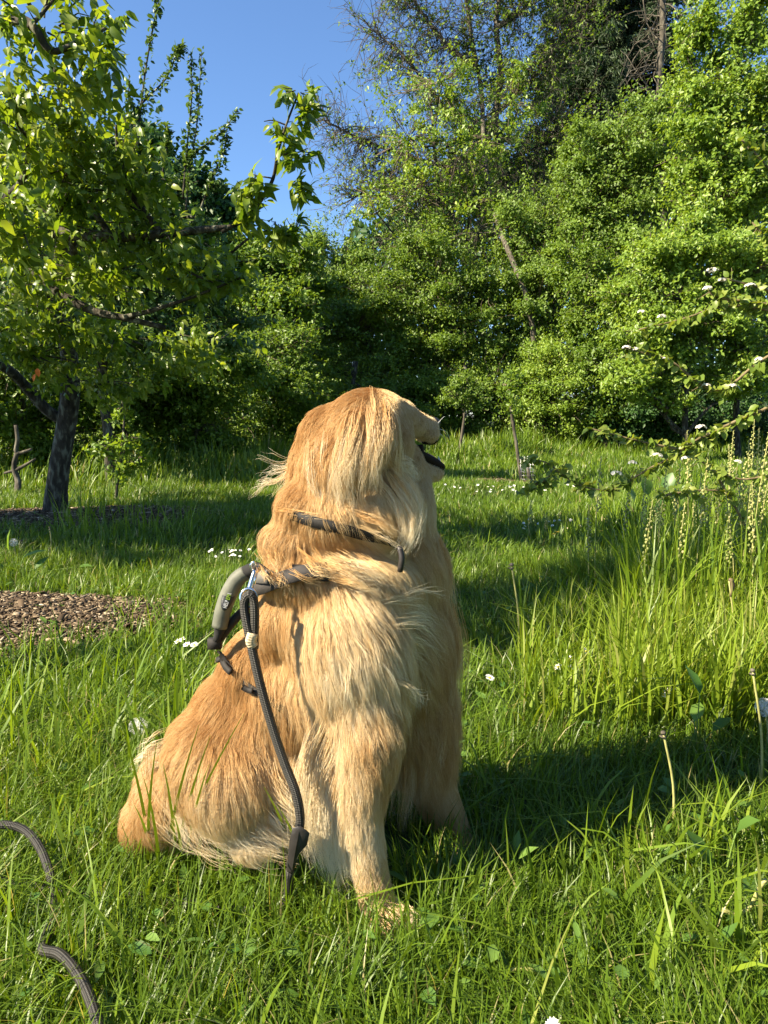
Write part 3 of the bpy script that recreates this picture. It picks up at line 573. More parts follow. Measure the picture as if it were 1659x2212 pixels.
for (px, py, d, rx, ry, rd, ang) in EL:
    c = np.array(P(px, py, d)); v = SV * [rx / F * d, rd, ry / F * d]
    a = R(ang); x = v[:, 0] * math.cos(a) + v[:, 2] * math.sin(a); z = -v[:, 0] * math.sin(a) + v[:, 2] * math.cos(a)
    mb.add(np.stack([x, v[:, 1], z], 1) + c, t=ST)
tmp = mb.obj('body_tmp', M['skin'])
md = tmp.modifiers.new('r', 'REMESH'); md.mode = 'VOXEL'; md.voxel_size = .006
ms = tmp.modifiers.new('s', 'SMOOTH'); ms.factor = .5; ms.iterations = 9
dg = bpy.context.evaluated_depsgraph_get(); ev = tmp.evaluated_get(dg); me = bpy.data.meshes.new_from_object(ev)
bpy.data.objects.remove(tmp)
nv = len(me.vertices); BV = np.empty(nv * 3, np.float32); me.vertices.foreach_get('co', BV); BV = BV.reshape(-1, 3).astype(float)
me.calc_loop_triangles(); nt_ = len(me.loop_triangles); BT = np.empty(nt_ * 3, np.int32); me.loop_triangles.foreach_get('vertices', BT); BT = BT.reshape(-1, 3)
bpy.data.meshes.remove(me)
bvh = BVHTree.FromPolygons([tuple(v) for v in BV], [tuple(t) for t in BT.tolist()])

# fur guides: px, py, dx, dy (display px, y down), length cm, tone 0 orange .. 1 cream (lowered on the breast to deepen its shade), lift
GU = np.array([
 (790, 835, -.5, .15, 1.2, .12, .25), (740, 860, -.7, .6, 1.4, .10, .2), (840, 850, .3, .5, 1.6, .75, .35), (690, 900, -.6, .9, 2.0, .10, .2),
 (862, 885, .5, .8, 1.2, .1, .2), (650, 960, -.25, 1, 2.5, .18, .2), (610, 1020, -.1, 1, 3.2, .3, .3), (720, 940, -.3, 1, 2.4, .22, .2),
 (700, 1010, -.2, 1, 3.0, .35, .2), (670, 1070, -.35, 1, 3.0, .3, .3), (620, 1100, -.7, .8, 3.0, .3, .4), (760, 1060, .5, .8, 3.4, .45, .25),
 (720, 1110, .3, .6, 3.4, .35, .3), (800, 1110, .9, .45, 3.4, .4, .25), (860, 1080, .4, .9, 4, .55, .25), (780, 960, .1, 1, 3.0, .4, .3),
 (800, 900, .2, 1, 2.5, .25, .25), (862, 950, .1, 1, 1.4, .05, .2), (880, 1010, .2, 1, 1.5, .25, .2), (945, 1015, -.3, .5, .4, .7, .15), (950, 930, -.5, .4, .3, .85, .15), (890, 960, 0, 1, .8, .5, .15),  # fur is browner before the ear; tone dropped further as the flap's shadow edge
 (600, 1180, -.45, .9, 3.5, .3, .35), (570, 1220, -.3, 1, 3.0, .25, .35), (660, 1200, .2, .8, 4, .32, .3), (730, 1210, .75, .6, 4.2, .45, .3),
 (820, 1210, .7, .7, 4.2, .5, .25), (900, 1200, .3, .9, 5, .45, .25), (880, 1270, .5, .8, 5, .6, .3),
 (590, 1320, .1, 1, 2.8, .30, .15), (660, 1310, .2, 1, 3, .35, .15), (720, 1310, .5, .85, 4, .55, .25), (790, 1310, .6, .75, 4.6, .6, .3),
 (870, 1330, .6, .8, 5, .6, .35), (930, 1330, .6, .8, 5.5, .35, .35), (640, 1420, .1, 1, 4.2, .62, .2), (720, 1420, .18, 1, 4.8, .8, .2), (800, 1420, .5, .85, 5.2, .8, .35),
 (870, 1430, .6, .8, 5.5, .6, .4), (940, 1430, .4, .95, 6, .25, .3), (540, 1400, -.05, 1, 3.0, .15, .25), (500, 1450, -.25, 1, 3.2, .12, .2),
 (590, 1460, .3, 1, 3.4, .2, .2), (640, 1510, .2, 1, 4.0, .35, .2), (720, 1500, .1, 1, 4.6, .8, .2), (800, 1500, .3, 1, 4.6, .6, .3), (860, 1520, .7, .8, 4.5, .4, .4),
 (930, 1550, .15, 1, 6.5, .2, .2), (450, 1520, -.4, .9, 3.2, .15, .2), (530, 1540, -.1, 1, 4, .22, .15), (400, 1590, -.5, .85, 3.2, .22, .2), (340, 1650, -.5, .85, 3, .3, .3),
 (470, 1600, -.1, 1, 4.2, .3, .15), (560, 1620, .1, 1, 4.8, .35, .15), (640, 1600, .2, 1, 4.5, .5, .15), (400, 1680, .3, .9, 4.2, .6, .3), (340, 1720, -.1, 1, 2.2, .2, .2),
 (290, 1740, -.3, 1, 2.2, .22, .3), (320, 1800, 0, 1, 2.2, .35, .3), (470, 1700, .25, .95, 5.5, .6, .25), (540, 1720, .3, .9, 5.5, .5, .2), (620, 1700, .5, .8, 5, .6, .2),
 (450, 1780, .3, .9, 5, .8, .25), (560, 1800, .4, .8, 3.0, .7, .2), (700, 1600, -.1, 1, 5, .95, .2), (700, 1700, 0, 1, 5.5, 1, .2), (720, 1820, .1, 1, 5, .95, .15),
 (780, 1570, .3, .9, 2.6, .28, .25), (800, 1640, .15, 1, 2.6, .35, .2), (840, 1650, .3, 1, 3, .4, .3), (780, 1740, .05, 1, 2.0, .6, .12), (810, 1850, .1, 1, 1.2, .55, .12), (820, 1930, .1, 1, 1.0, .5, .12),
 (850, 1990, .7, .4, 1.0, .6, .2), (880, 1650, .1, 1, 6.5, .22, .15), (900, 1750, .1, 1, 5, .2, .15), (960, 1700, .3, 1, 2.0, .35, .15), (1000, 1830, .4, .9, 1.2, .55, .15), (1020, 1870, .9, .3, .8, .7, .2),
 (900, 905, -.5, .4, .45, .6, .15), (935, 912, -.5, .4, .35, .75, .15), (930, 925, -.4, .6, .4, .85, .15), (920, 960, -.5, .5, .4, .8, .1), (905, 1010, -.4, .6, .9, .7, .15), (935, 1020, -.3, .5, .6, .75, .15),
], float)
VN = np.zeros_like(BV); fn_ = np.cross(BV[BT[:, 1]] - BV[BT[:, 0]], BV[BT[:, 2]] - BV[BT[:, 0]])
for k_ in range(3): np.add.at(VN, BT[:, k_], fn_)
VN = unit(VN)
for _ in range(8):
    acc = VN.copy()
    for a_, b_ in ((0, 1), (1, 2), (2, 0)): np.add.at(acc, BT[:, a_], VN[BT[:, b_]]); np.add.at(acc, BT[:, b_], VN[BT[:, a_]])
    VN = unit(acc)
def field(pts, sig=48.):
    px, py = to_px(pts); out = np.zeros((len(pts), 5))
    for i in range(0, len(pts), 20000):
        d2 = (px[i:i + 20000, None] - GU[None, :, 0]) ** 2 + (py[i:i + 20000, None] - GU[None, :, 1]) ** 2
        ww = np.exp(-d2 / (2 * sig * sig)) + 1e-4 * 1 / (1 + d2 / 4000.) ** 2
        ww /= ww.sum(1, keepdims=True); out[i:i + 20000] = ww @ GU[:, 2:]
    return out
body_tone = np.clip(field(BV)[:, 3], 0, 1)
mesh_obj('body', BV, [BT], M['skin'], dog, True, body_tone)

def px_dir(dx, dy):                                  # photo-plane direction to world
    r = np.stack([dx, -dy * math.sin(PITCH) * 1.0, -dy * math.cos(PITCH)], -1); return unit(r)
def sample_body(n):
    a = BV[BT[:, 0]]; b = BV[BT[:, 1]]; c = BV[BT[:, 2]]; cr = np.cross(b - a, c - a); ar = np.linalg.norm(cr, axis=1)
    nr = cr / np.maximum(ar[:, None], 1e-12)
    wgt = ar * np.where(nr[:, 1] < .25, 1.0, .35)
    i = rng.choice(len(BT), n, p=wgt / wgt.sum()); u = rng.random(n); v = rng.random(n); f = u + v > 1; u[f] = 1 - u[f]; v[f] = 1 - v[f]
    p = a[i] + (b[i] - a[i]) * u[:, None] + (c[i] - a[i]) * v[:, None]
    return p, unit(VN[BT[i, 0]] * (1 - u - v)[:, None] + VN[BT[i, 1]] * u[:, None] + VN[BT[i, 2]] * v[:, None])
# smooth normals matter: mesh is voxel based, so average
def smooth_normals(p, n0):
    return n0
K = 7
# distance field round the body, sampled on a 1 cm grid
lo_ = BV.min(0) - .05; hi_ = BV.max(0) + .05; GS = .009; dim = np.ceil((hi_ - lo_) / GS).astype(int) + 1; DF = np.zeros(dim)
for ix in range(dim[0]):
    for iy in range(dim[1]):
        for iz in range(dim[2]):
            v = Vector((lo_[0] + ix * GS, lo_[1] + iy * GS, lo_[2] + iz * GS)); l_, n2, i2, d3 = bvh.find_nearest(v, .06)
            DF[ix, iy, iz] = .06 if l_ is None else (d3 if (v - l_).dot(n2) > 0 else -d3)
GX, GY, GZ = np.gradient(DF, GS)
def sdf(p):
    u = np.clip((p - lo_) / GS, 0, np.array(dim) - 1.001); i = u.astype(int); f = u - i; out = np.zeros((4, len(p)))
    for dx in (0, 1):
        for dy in (0, 1):
            for dz in (0, 1):
                w_ = np.where(dx, f[:, 0], 1 - f[:, 0]) * np.where(dy, f[:, 1], 1 - f[:, 1]) * np.where(dz, f[:, 2], 1 - f[:, 2]); j = (i[:, 0] + dx, i[:, 1] + dy, i[:, 2] + dz)
                for m_, g_ in enumerate((DF, GX, GY, GZ)): out[m_] += w_ * g_[j]
    return out[0], unit(out[1:].T)
def grow(n, clumps=7500, pull=.68, lmul=1.0, liftmul=1.0):
    p, nr = sample_body(n); fd = field(p)
    d = px_dir(fd[:, 0], fd[:, 1]); d = d - nr * (d * nr).sum(1, keepdims=True) * .92; d = unit(d)
    # clump centres get their own deviation so the coat breaks into locks
    ci = rng.choice(n, clumps, replace=False); kd = KDTree(clumps)
    for j, i in enumerate(ci): kd.insert(p[i], j)
    kd.balance(); near = np.array([kd.find(q)[1] for q in p]); cc = ci[near]
    cdev = rng.normal(size=(clumps, 3)) * .10; clen = .75 + .5 * rng.random(clumps); ctone = rng.normal(size=clumps) * .08; cl = .6 + .9 * rng.random(clumps)
    L = lmul * fd[:, 2] * .01 * clen[near] * (.7 + .45 * rng.random(n))
    lift = liftmul * fd[:, 4] * cl[near] * (.8 + .4 * rng.random(n))
    wf = np.stack([np.sin(p[:, 2] * 95 + 3 * np.sin(p[:, 0] * 60)), .3 * np.sin(p[:, 0] * 80), np.sin(p[:, 0] * 110 + 2.5 * np.sin(p[:, 2] * 50 + 1))], 1) * .20
    d2 = unit(d + wf + cdev[near] + rng.normal(size=(n, 3)) * .07)
    d2 = d2 - nr * (d2 * nr).sum(1, keepdims=True)
    start = unit(d2 + nr * (lift * 1.6 + .15)[:, None]); grav = np.array([0, 0, -1.])
    S = np.zeros((n, K, 3)); q = p - nr * .001; dirn = start; S[:, 0] = q
    wv = rng.random((clumps, 3)) * 6.28; hr = rng.random(n) * .004
    for k in range(1, K):
        t = k / (K - 1); sd, gr = sdf(q)
        dirn = unit(d2 * .9 + grav * (.10 + 3.0 * fd[:, 2:3] * .01) + dirn * .8)
        dirn = unit(dirn - gr * (dirn * gr).sum(1, keepdims=True) * .9 + gr * (lift * (1.25 - 1.3 * t))[:, None])
        wav = np.sin(wv[near] + t * 5.0) * .12
        q = q + (dirn + wav) * (L / (K - 1))[:, None]
        sd, gr = sdf(q); need = .0008 + hr * t + .10 * lift * L * t
        q = q + gr * np.maximum(need - sd, 0)[:, None]; S[:, k] = q
    # pull towards the clump centre strand, then keep every point outside the skin
    tt = (np.linspace(0, 1, K) ** 1.3)[None, :, None]; cs = S[cc]
    pl = (pull * np.clip(L / .035, .12, 1))[:, None, None] * tt
    S = S * (1 - pl) + (cs + (p - p[cc])[:, None, :] * .2) * pl
    for k in range(1, K):
        sd, gr = sdf(S[:, k]); S[:, k] += gr * np.maximum(.0008 + hr * k / (K - 1) - sd, 0)[:, None]
    lf = .09 * np.sin(p[:, 0] * 55 + 2.5 * np.sin(p[:, 2] * 23)) * np.sin(p[:, 2] * 31 + 2 * np.sin(p[:, 0] * 28 + 1)); fd[:, 3] = .5 + (fd[:, 3] - .5) * 1.12
    tone = np.clip(fd[:, 3] + lf + ctone[near] + rng.normal(size=n) * .07, 0, 1)
    return S, tone, L
def hair_obj(name, S, tone, rad, parent, mat, g0=.16):
    """S list of (n,K,3)"""
    Ss = S if isinstance(S, list) else [S]; sizes = []; 
    for s in Ss: sizes += [s.shape[1]] * len(s)
    cu = bpy.data.hair_curves.new(name); cu.add_curves(sizes)
    pos = np.concatenate([s.reshape(-1, 3) for s in Ss]) - np.array(parent.location[:])
    cu.attributes['position'].data.foreach_set('vector', pos.astype(np.float32).ravel())
    pr = []
    rads = rad if isinstance(rad, list) else [rad]
    for s, r in zip(Ss, rads):
        t = np.linspace(0, 1, s.shape[1]); prof = (1 - .8 * t ** 1.5)
        pr.append((np.broadcast_to(np.asarray(r), (len(s),))[:, None] * prof[None]).ravel())
    ra = cu.attributes.get('radius') or cu.attributes.new('radius', 'FLOAT', 'POINT')
    ra.data.foreach_set('value', np.concatenate(pr).astype(np.float32))
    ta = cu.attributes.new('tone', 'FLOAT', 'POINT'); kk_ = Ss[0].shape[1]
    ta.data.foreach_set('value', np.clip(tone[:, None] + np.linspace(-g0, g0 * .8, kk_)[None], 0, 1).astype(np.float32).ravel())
    cu.materials.append(mat); o = bpy.data.objects.new(name, cu); C.objects.link(o); o.parent = parent; return o
def lock(pts, n, w0, w1, tone, tn=.1, K2=10, frizz=.004):
    """a lock of long hair along a path of (px,py,d); w0 root spread m, w1 tip spread m"""
    p = np.array([tuple(P(*q)) for q in pts]); p, _ = resample(p, np.ones(len(p)), 6)
    s = np.concatenate([[0], np.cumsum(np.linalg.norm(np.diff(p, axis=0), axis=1))]); s /= s[-1]
    out = np.zeros((n, K2, 3)); ln = .6 + .4 * rng.random(n); ng = max(4, n // 14); gi = rng.integers(0, ng, n); go = rng.normal(size=(ng, 3)) * [1, .35, 1]; off = go[gi] + rng.normal(size=(n, 3)) * .22; tone = tone + (rng.normal(size=ng) * .12)[gi]; ph = rng.random((n, 3)) * 6.3; fr = 2 + 3 * rng.random((n, 1))
    st = rng.random(n) * .25
    for k in range(K2):
        t = k / (K2 - 1); u = st + (ln - st) * t
        base = np.stack([np.interp(u, s, p[:, j]) for j in range(3)], 1)
        wdt = w0 * (1 - t) + w1 * t
        out[:, k] = base + off * wdt + np.sin(ph * .25 + go[gi] * 3 + fr * t * 2.2) * frizz * t
    return out, np.clip(tone + rng.normal(size=n) * tn, 0, 1)
S1, t1, _ = grow(240000, 50000, .3, .66, .8)          # dense soft layer
S2, t2, _ = grow(240000, 32000, .48, 1.2, 1.0)        # outer layer that parts into locks
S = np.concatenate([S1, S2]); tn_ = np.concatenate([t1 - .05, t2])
# hair does not grow through the lower-leg grass or long on the face
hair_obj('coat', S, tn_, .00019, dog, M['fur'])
LK = [
 # near ear fringe
 ([(775, 905, 1.05), (750, 960, 1.03), (735, 1030, 1.03), (740, 1090, 1.04)], 200, .009, .008, .6), ([(790, 890, 1.04), (775, 950, 1.02), (760, 1010, 1.02), (765, 1060, 1.03)], 200, .009, .009, .65),
 ([(805, 875, 1.04), (808, 950, 1.015), (800, 1010, 1.02), (805, 1050, 1.03)], 200, .009, .009, .6), ([(820, 870, 1.04), (830, 930, 1.02), (828, 980, 1.02), (832, 1010, 1.03)], 180, .008, .006, .45),
 ([(835, 865, 1.05), (858, 910, 1.04), (866, 960, 1.04), (872, 1020, 1.05), (900, 1075, 1.07)], 26, .006, .006, .8),
 ([(700, 960, 1.07), (695, 1040, 1.06), (715, 1090, 1.06), (735, 1140, 1.07)], 200, .012, .010, .9), ([(730, 1010, 1.06), (750, 1070, 1.05), (745, 1120, 1.06)], 160, .010, .01, .8),
 ([(850, 1020, 1.06), (885, 1070, 1.05), (898, 1110, 1.05), (888, 1160, 1.05), (868, 1190, 1.05)], 150, .008, .006, .85), ([(830, 1040, 1.06), (865, 1090, 1.05), (880, 1140, 1.05), (872, 1180, 1.05)], 120, .009, .006, .75),
 ([(840, 990, 1.06), (880, 1020, 1.06), (905, 1060, 1.06)], 70, .006, .006, .85), ([(845, 1000, 1.06), (880, 1005, 1.06), (900, 1025, 1.07)], 30, .004, .006, .95),
 # far ear wisps blown to the left
 ([(650, 985, 1.16), (620, 1000, 1.16), (585, 995, 1.16), (548, 985, 1.16)], 10, .006, .012, .85), ([(640, 1020, 1.16), (610, 1040, 1.16), (580, 1048, 1.16), (556, 1085, 1.16)], 40, .010, .014, .8), ([(645, 1000, 1.16), (615, 1015, 1.16), (575, 1025, 1.16), (555, 1050, 1.16)], 12, .009, .014, .85),
 ([(648, 1000, 1.15), (628, 1035, 1.15), (612, 1065, 1.15), (590, 1095, 1.15)], 50, .008, .010, .7),
 # shoulder and breast wisps
 ([(780, 1330, 1.04), (835, 1305, 1.045), (885, 1302, 1.075), (925, 1325, 1.11)], 110, .014, .02, .95), ([(770, 1370, 1.03), (835, 1352, 1.035), (885, 1365, 1.07), (925, 1410, 1.11)], 160, .016, .022, .9),
 ([(780, 1420, 1.02), (830, 1415, 1.03), (868, 1440, 1.06), (890, 1500, 1.09)], 90, .016, .022, .85), ([(800, 1470, 1.0), (840, 1490, 1.0), (862, 1540, 1.02)], 80, .014, .02, .8),
 ([(930, 1160, 1.17), (950, 1260, 1.17), (955, 1340, 1.17)], 220, .012, .014, .45),
 ([(950, 1300, 1.17), (970, 1400, 1.17), (965, 1500, 1.17), (960, 1600, 1.17)], 200, .014, .016, .4), ([(910, 1450, 1.17), (925, 1560, 1.17), (905, 1660, 1.17), (900, 1730, 1.16)], 160, .02, .018, .35),
 ([(865, 1560, 1.15), (870, 1680, 1.15), (860, 1760, 1.14), (858, 1810, 1.14)], 130, .014, .014, .35), ([(925, 1560, 1.15), (925, 1640, 1.15), (915, 1710, 1.14)], 120, .016, .014, .3),
 # near foreleg feathering
 ([(730, 1560, 1.01), (690, 1660, 1.0), (680, 1770, .985), (700, 1880, .97)], 420, .016, .010, .97), ([(740, 1620, 1.0), (710, 1740, .985), (720, 1850, .97), (745, 1930, .965)], 420, .014, .008, .95),
 ([(760, 1700, .98), (740, 1800, .97), (760, 1900, .962)], 260, .01, .006, .85),
 # haunch feathering sweeping down to the grass
 ([(440, 1650, 1.02), (430, 1730, 1.01), (470, 1800, .995), (530, 1830, .985)], 300, .02, .014, .6), ([(500, 1660, 1.01), (500, 1740, 1.0), (550, 1800, .985), (620, 1830, .98)], 300, .022, .016, .55),
 ([(410, 1660, 1.04), (400, 1750, 1.02), (420, 1820, 1.0)], 240, .014, .010, .8), ([(560, 1660, 1.02), (580, 1720, 1.0), (620, 1760, .99), (650, 1790, .985)], 240, .018, .014, .7),
 ([(370, 1610, 1.08), (330, 1625, 1.07), (300, 1660, 1.08)], 110, .010, .008, .8), ([(400, 1600, 1.07), (430, 1600, 1.05), (450, 1640, 1.04)], 110, .008, .01, .95),
 # fur lying over the harness strap
 ([(590, 1210, 1.04), (600, 1235, 1.02), (615, 1256, 1.02)], 90, .012, .01, .35), ([(650, 1215, 1.03), (680, 1240, 1.01), (730, 1252, 1.01)], 60, .012, .008, .35), ([(720, 1215, 1.02), (770, 1235, 1.01), (830, 1260, 1.01)], 160, .014, .01, .55),
 ([(620, 1110, 1.07), (680, 1118, 1.05), (750, 1140, 1.04)], 80, .008, .006, .4), ([(760, 1110, 1.04), (810, 1130, 1.035), (860, 1160, 1.04)], 60, .008, .008, .5),
 ([(880, 1960, .95), (905, 1990, .93), (915, 2015, .92)], 60, .006, .006, .9),
]
SL = []; TL = []
for li_, (pts, n, w0, w1, t) in enumerate(LK):
    wisp = 1.0 < pts[0][2] < 1.04 and pts[0][0] > 785 and pts[0][1] > 1300
    s, t_ = lock(pts, int(n * (1.0 if wisp else 1.7)), w0 * (1.3 if wisp else 1), w1 * (1.3 if wisp else 1), t, frizz=.006 if wisp else .004); SL.append(s); TL.append(t_)
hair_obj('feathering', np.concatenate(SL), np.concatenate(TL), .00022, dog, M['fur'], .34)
# mouth, nose
mb = MB(); mb.ball(P(939, 914, 1.266), (.010, .011, .010), 12, 8); mb.obj('nose', M['nose'], dog)
mb = MB(); mb.tube([P(903, 978, 1.19), P(918, 990, 1.212), P(938, 1001, 1.232), P(955, 1010, 1.245)], [.007, .010, .010, .007], 8, smoothpts=3)
mb.tube([P(900, 962, 1.2), P(904, 985, 1.2)], [.011, .011], 8); mb.tube([P(915, 955, 1.225), P(935, 955, 1.245), P(946, 945, 1.25)], [.004, .005, .004], 6, smoothpts=3); mb.obj('lips', M['lip'], dog)
mb = MB(); mb.tube([P(905, 985, 1.21), P(925, 992, 1.235), P(943, 1000, 1.25)], [.008, .010, .007], 8, smoothpts=3); mb.obj('tongue', M['tongue'], dog)
mb = MB(); mb.tube([P(948, 1006, 1.248), P(949, 995, 1.249), P(947, 986, 1.25)], [.004, .0028, .0006], 6); mb.obj('tooth', M['tooth'], dog)
mb = MB()
for s_ in ((900, 925, 1.21), (888, 908, 1.2)): pass
mb.ball(P(893, 893, 1.235), .011, 10, 7); mb.obj('eye', M['nose'], dog)
mb = MB()
for a, b in (((945, 925), (975, 960)), ((942, 918), (962, 900)), ((944, 930), (968, 985))):
    mb.tube([P(a[0], a[1], 1.25), P((a[0] + b[0]) / 2 + 6, (a[1] + b[1]) / 2 - 8, 1.26), P(b[0], b[1], 1.27)], [.0004, .0003, .0001], 4, smoothpts=3)
mb.obj('whiskers', M['petal'], dog)
# ================================================================== HARNESS, COLLAR, LEASH
M['web'] = plain('dark_webbing', (.018, .015, .013), .75); M['pad'] = plain('grey_pad', (.045, .04, .038), .85); M['padlt'] = plain('pale_grey_panel', (.13, .12, .11), .85)
M['rubber'] = plain('grey_rubber_grip', (.13, .132, .10), .6); M['foam'] = plain('black_foam', (.02, .019, .018), .9); M['orange'] = plain('orange_trim', (.8, .10, .02), .6)
M['steel'] = metalmat('polished_steel', (.75, .74, .72), .18); M['leather'] = plain('black_leather', (.03, .026, .024), .45)
M['rope'] = braid_mat('braided_rope', (.008, .007, .006), (.034, .03, .024), 6, 420); M['whip'] = braid_mat('tan_whipping', (.35, .27, .16), (.62, .52, .34), 2, 300)
M['badge'] = plain('black_badge', (.015, .015, .015), .35); M['green'] = plain('green_print', (.35, .55, .04), .5); M['white'] = plain('white_print', (.8, .8, .78), .5)

def surf(px, py, off=.004, dflt=1.05):
    """point on the dog's body seen at that photo pixel, lifted off by off"""
    o = Vector((0, 0, CAMH)); d = (P(px, py, 1.0) - o).normalized()
    h, n, i, dist = bvh.ray_cast(o, d)
    if h is None or dist > 1.7: return P(px, py, dflt)
    return h + n * off if n.dot(d) < 0 else h - n * off
def strap(mb, pts, w, off=.006, th=.002, k=4, dflt=1.08):
    """flat band lying on the body along photo points"""
    s = np.array([tuple(surf(*p, off=off, dflt=dflt)) for p in pts]); s, _ = resample(s, np.ones(len(s)), k)
    T = unit(np.gradient(s, axis=0)); nn = []
    for q in s:
        loc, n, i, dd = bvh.find_nearest(Vector(q)); nn.append(tuple((Vector(q) - loc).normalized() if (Vector(q) - loc).length > 1e-4 else n))
    nn = unit(np.array(nn)); S = unit(np.cross(T, nn)); m = len(s)
    V = np.stack([s + S * w / 2, s + S * w / 2 + nn * th, s - S * w / 2 + nn * th, s - S * w / 2], 1).reshape(-1, 3)
    i = np.arange(m - 1)[:, None] * 4; j = np.arange(4)[None]; q = np.stack([i + j, i + (j + 1) % 4, i + 4 + (j + 1) % 4, i + 4 + j], -1).reshape(-1, 4)
    q = np.vstack([q, [[0, 1, 2, 3]], [[m * 4 - 4, m * 4 - 3, m * 4 - 2, m * 4 - 1]]]); mb.add(V, q)

col = empty('collar', P(790, 1150, 1.05), 'dark narrow collar around the neck of the dog, half buried in fur', 'collar')
mb = MB(); strap(mb, [(640, 1112), (690, 1128), (740, 1140), (790, 1152), (840, 1162), (865, 1175)], .016, .006); mb.obj('band', M['web'], col, False)
mb = MB(); mb.tube([P(862, 1180, 1.035), P(868, 1205, 1.03), P(864, 1235, 1.03)], [.004, .0045, .004], 8, smoothpts=3); mb.obj('buckle_tab', M['leather'], col)

har = empty('harness', P(600, 1270, 1.1), 'grey and black lifting harness with a curved grab handle on the back of the dog', 'harness')
mb = MB(); strap(mb, [(552, 1268), (590, 1262), (640, 1252), (680, 1245), (712, 1244)], .021, .020, .005); mb.obj('padded_strap', M['pad'], har, False)
mb = MB(); strap(mb, [(640, 1240), (670, 1242), (700, 1248), (716, 1250)], .016, .013, .004); mb.obj('strap_end', M['web'], har, False)
mb = MB(); strap(mb, [(562, 1243), (585, 1248), (610, 1250)], .020, .024, .003); mb.obj('top_panel', M['padlt'], har, False)
mb = MB(); strap(mb, [(558, 1252), (562, 1240), (570, 1230)], .012, .032, .004); mb.obj('orange_trim', M['orange'], har, False)
mb = MB(); mb.tube([P(548, 1232, 1.06), P(560, 1222, 1.05), P(575, 1232, 1.045), P(592, 1240, 1.04), P(600, 1248, 1.035)], [.005, .004, .0035, .0035, .002], 8, smoothpts=3); mb.obj('top_loop', M['web'], har)
hd = [P(532, 1236, 1.08), P(512, 1252, 1.08), P(494, 1284, 1.08), P(482, 1318, 1.08), P(474, 1355, 1.08)]
mb = MB(); mb.tube(hd, [.0108, .0124, .0128, .0124, .0116], 18, smoothpts=6); grip = mb.obj('handle_grip', M['rubber'], har)
mb = MB(); mb.tube([P(560, 1226, 1.07), P(545, 1230, 1.075), P(530, 1237, 1.08)], [.008, .0100, .0104], 12, smoothpts=3); mb.obj('handle_core', M['foam'], har); mb = MB(); mb.tube([P(475, 1352, 1.08), P(473, 1366, 1.08), P(466, 1385, 1.08)], [.0098, .0075, .005], 10, smoothpts=3); mb.obj('handle_core', M['foam'], har)
mb = MB(); mb.tube([P(535, 1310, 1.09), P(505, 1340, 1.09), P(480, 1372, 1.09), P(462, 1392, 1.09)], [.006, .007, .007, .006], 8, smoothpts=4)
mb.box(P(464, 1390, 1.085), (.010, .006, .008)); mb.obj('back_webbing', M['web'], har)
mb = MB(); strap(mb, [(475, 1408), (482, 1420), (487, 1432)], .009, .012, .004, dflt=1.1); mb.obj('loop', M['web'], har, False)
mb = MB(); strap(mb, [(497, 1430), (503, 1444), (512, 1454)], .009, .012, .004, dflt=1.1); mb.obj('loop', M['web'], har, False)
mb = MB(); strap(mb, [(532, 1478), (545, 1486), (558, 1494)], .008, .012, .003, dflt=1.1); mb.obj('loop', M['web'], har, False)
mb = MB(); strap(mb, [(478, 1415), (505, 1448), (540, 1482), (575, 1505), (610, 1530)], .010, .004, .002); mb.obj('belly_strap', M['web'], har, False)
# oval badge with print on the grip
def badge():
    c = P(493, 1290, 1.08); cm = Vector((0, 0, CAMH)); nrm = (cm - c).normalized(); ax = (P(484, 1316, 1.08) - P(502, 1264, 1.08)).normalized()
    ax = (ax - nrm * ax.dot(nrm)).normalized(); sd = ax.cross(nrm).normalized(); rr = .0130
    mb = MB(); n = 24; ring = []
    for lay, (s_, h) in enumerate(((1.0, 0.0), (1.0, .0008), (.9, .0012))):
        for k in range(n):
            a = 2 * math.pi * k / n; u = math.cos(a) * .0205 * s_; v = math.sin(a) * .0088 * s_
            z = math.sqrt(max(rr * rr - v * v, 0)) + h - .0002; ring.append(c + ax * u + sd * v + nrm * z)
    q = [[l * n + k, l * n + (k + 1) % n, (l + 1) * n + (k + 1) % n, (l + 1) * n + k] for l in (0, 1) for k in range(n)]
    ring.append(c + nrm * (rr + .0012)); t = [[2 * n + k, 2 * n + (k + 1) % n, 3 * n] for k in range(n)]
    mb.add([tuple(r) for r in ring], q, t); b = mb.obj('badge', M['badge'], har, False)
    Mx = Matrix((tuple(-ax) , tuple(-sd) if False else tuple(nrm.cross(-ax)), tuple(nrm))).transposed()
    off = -.0165
    for txt, mt, wd in (('HELP', 'white', .0125), ('EM', 'green', .0085), ('UP', 'white', .0085)):
        cu = bpy.data.curves.new('print', 'FONT'); cu.body = txt; cu.size = 1; cu.extrude = .02
        o = bpy.data.objects.new('print_tmp', cu); C.objects.link(o); dg = bpy.context.evaluated_depsgraph_get(); bpy.context.view_layer.update()
        me = bpy.data.meshes.new_from_object(o.evaluated_get(bpy.context.evaluated_depsgraph_get())); bpy.data.objects.remove(o)
        v = np.array([q.co[:] for q in me.vertices]); w_ = v[:, 0].max(); v[:, 0] *= wd * .9 / w_; v[:, 1] = (v[:, 1] - .35) * .0085; v[:, 2] = v[:, 2] * .01 + rr + .0016
        v[:, 0] += off; off += wd
        wv = np.array([tuple(Mx @ Vector(q) + c) for q in v]); me.vertices.foreach_set('co', (wv - np.array(har.location[:])).ravel()); me.materials.append(M[mt]); me.update()
        me.name = 'lettering'; lo = bpy.data.objects.new('lettering', me); C.objects.link(lo); lo.parent = har
badge()

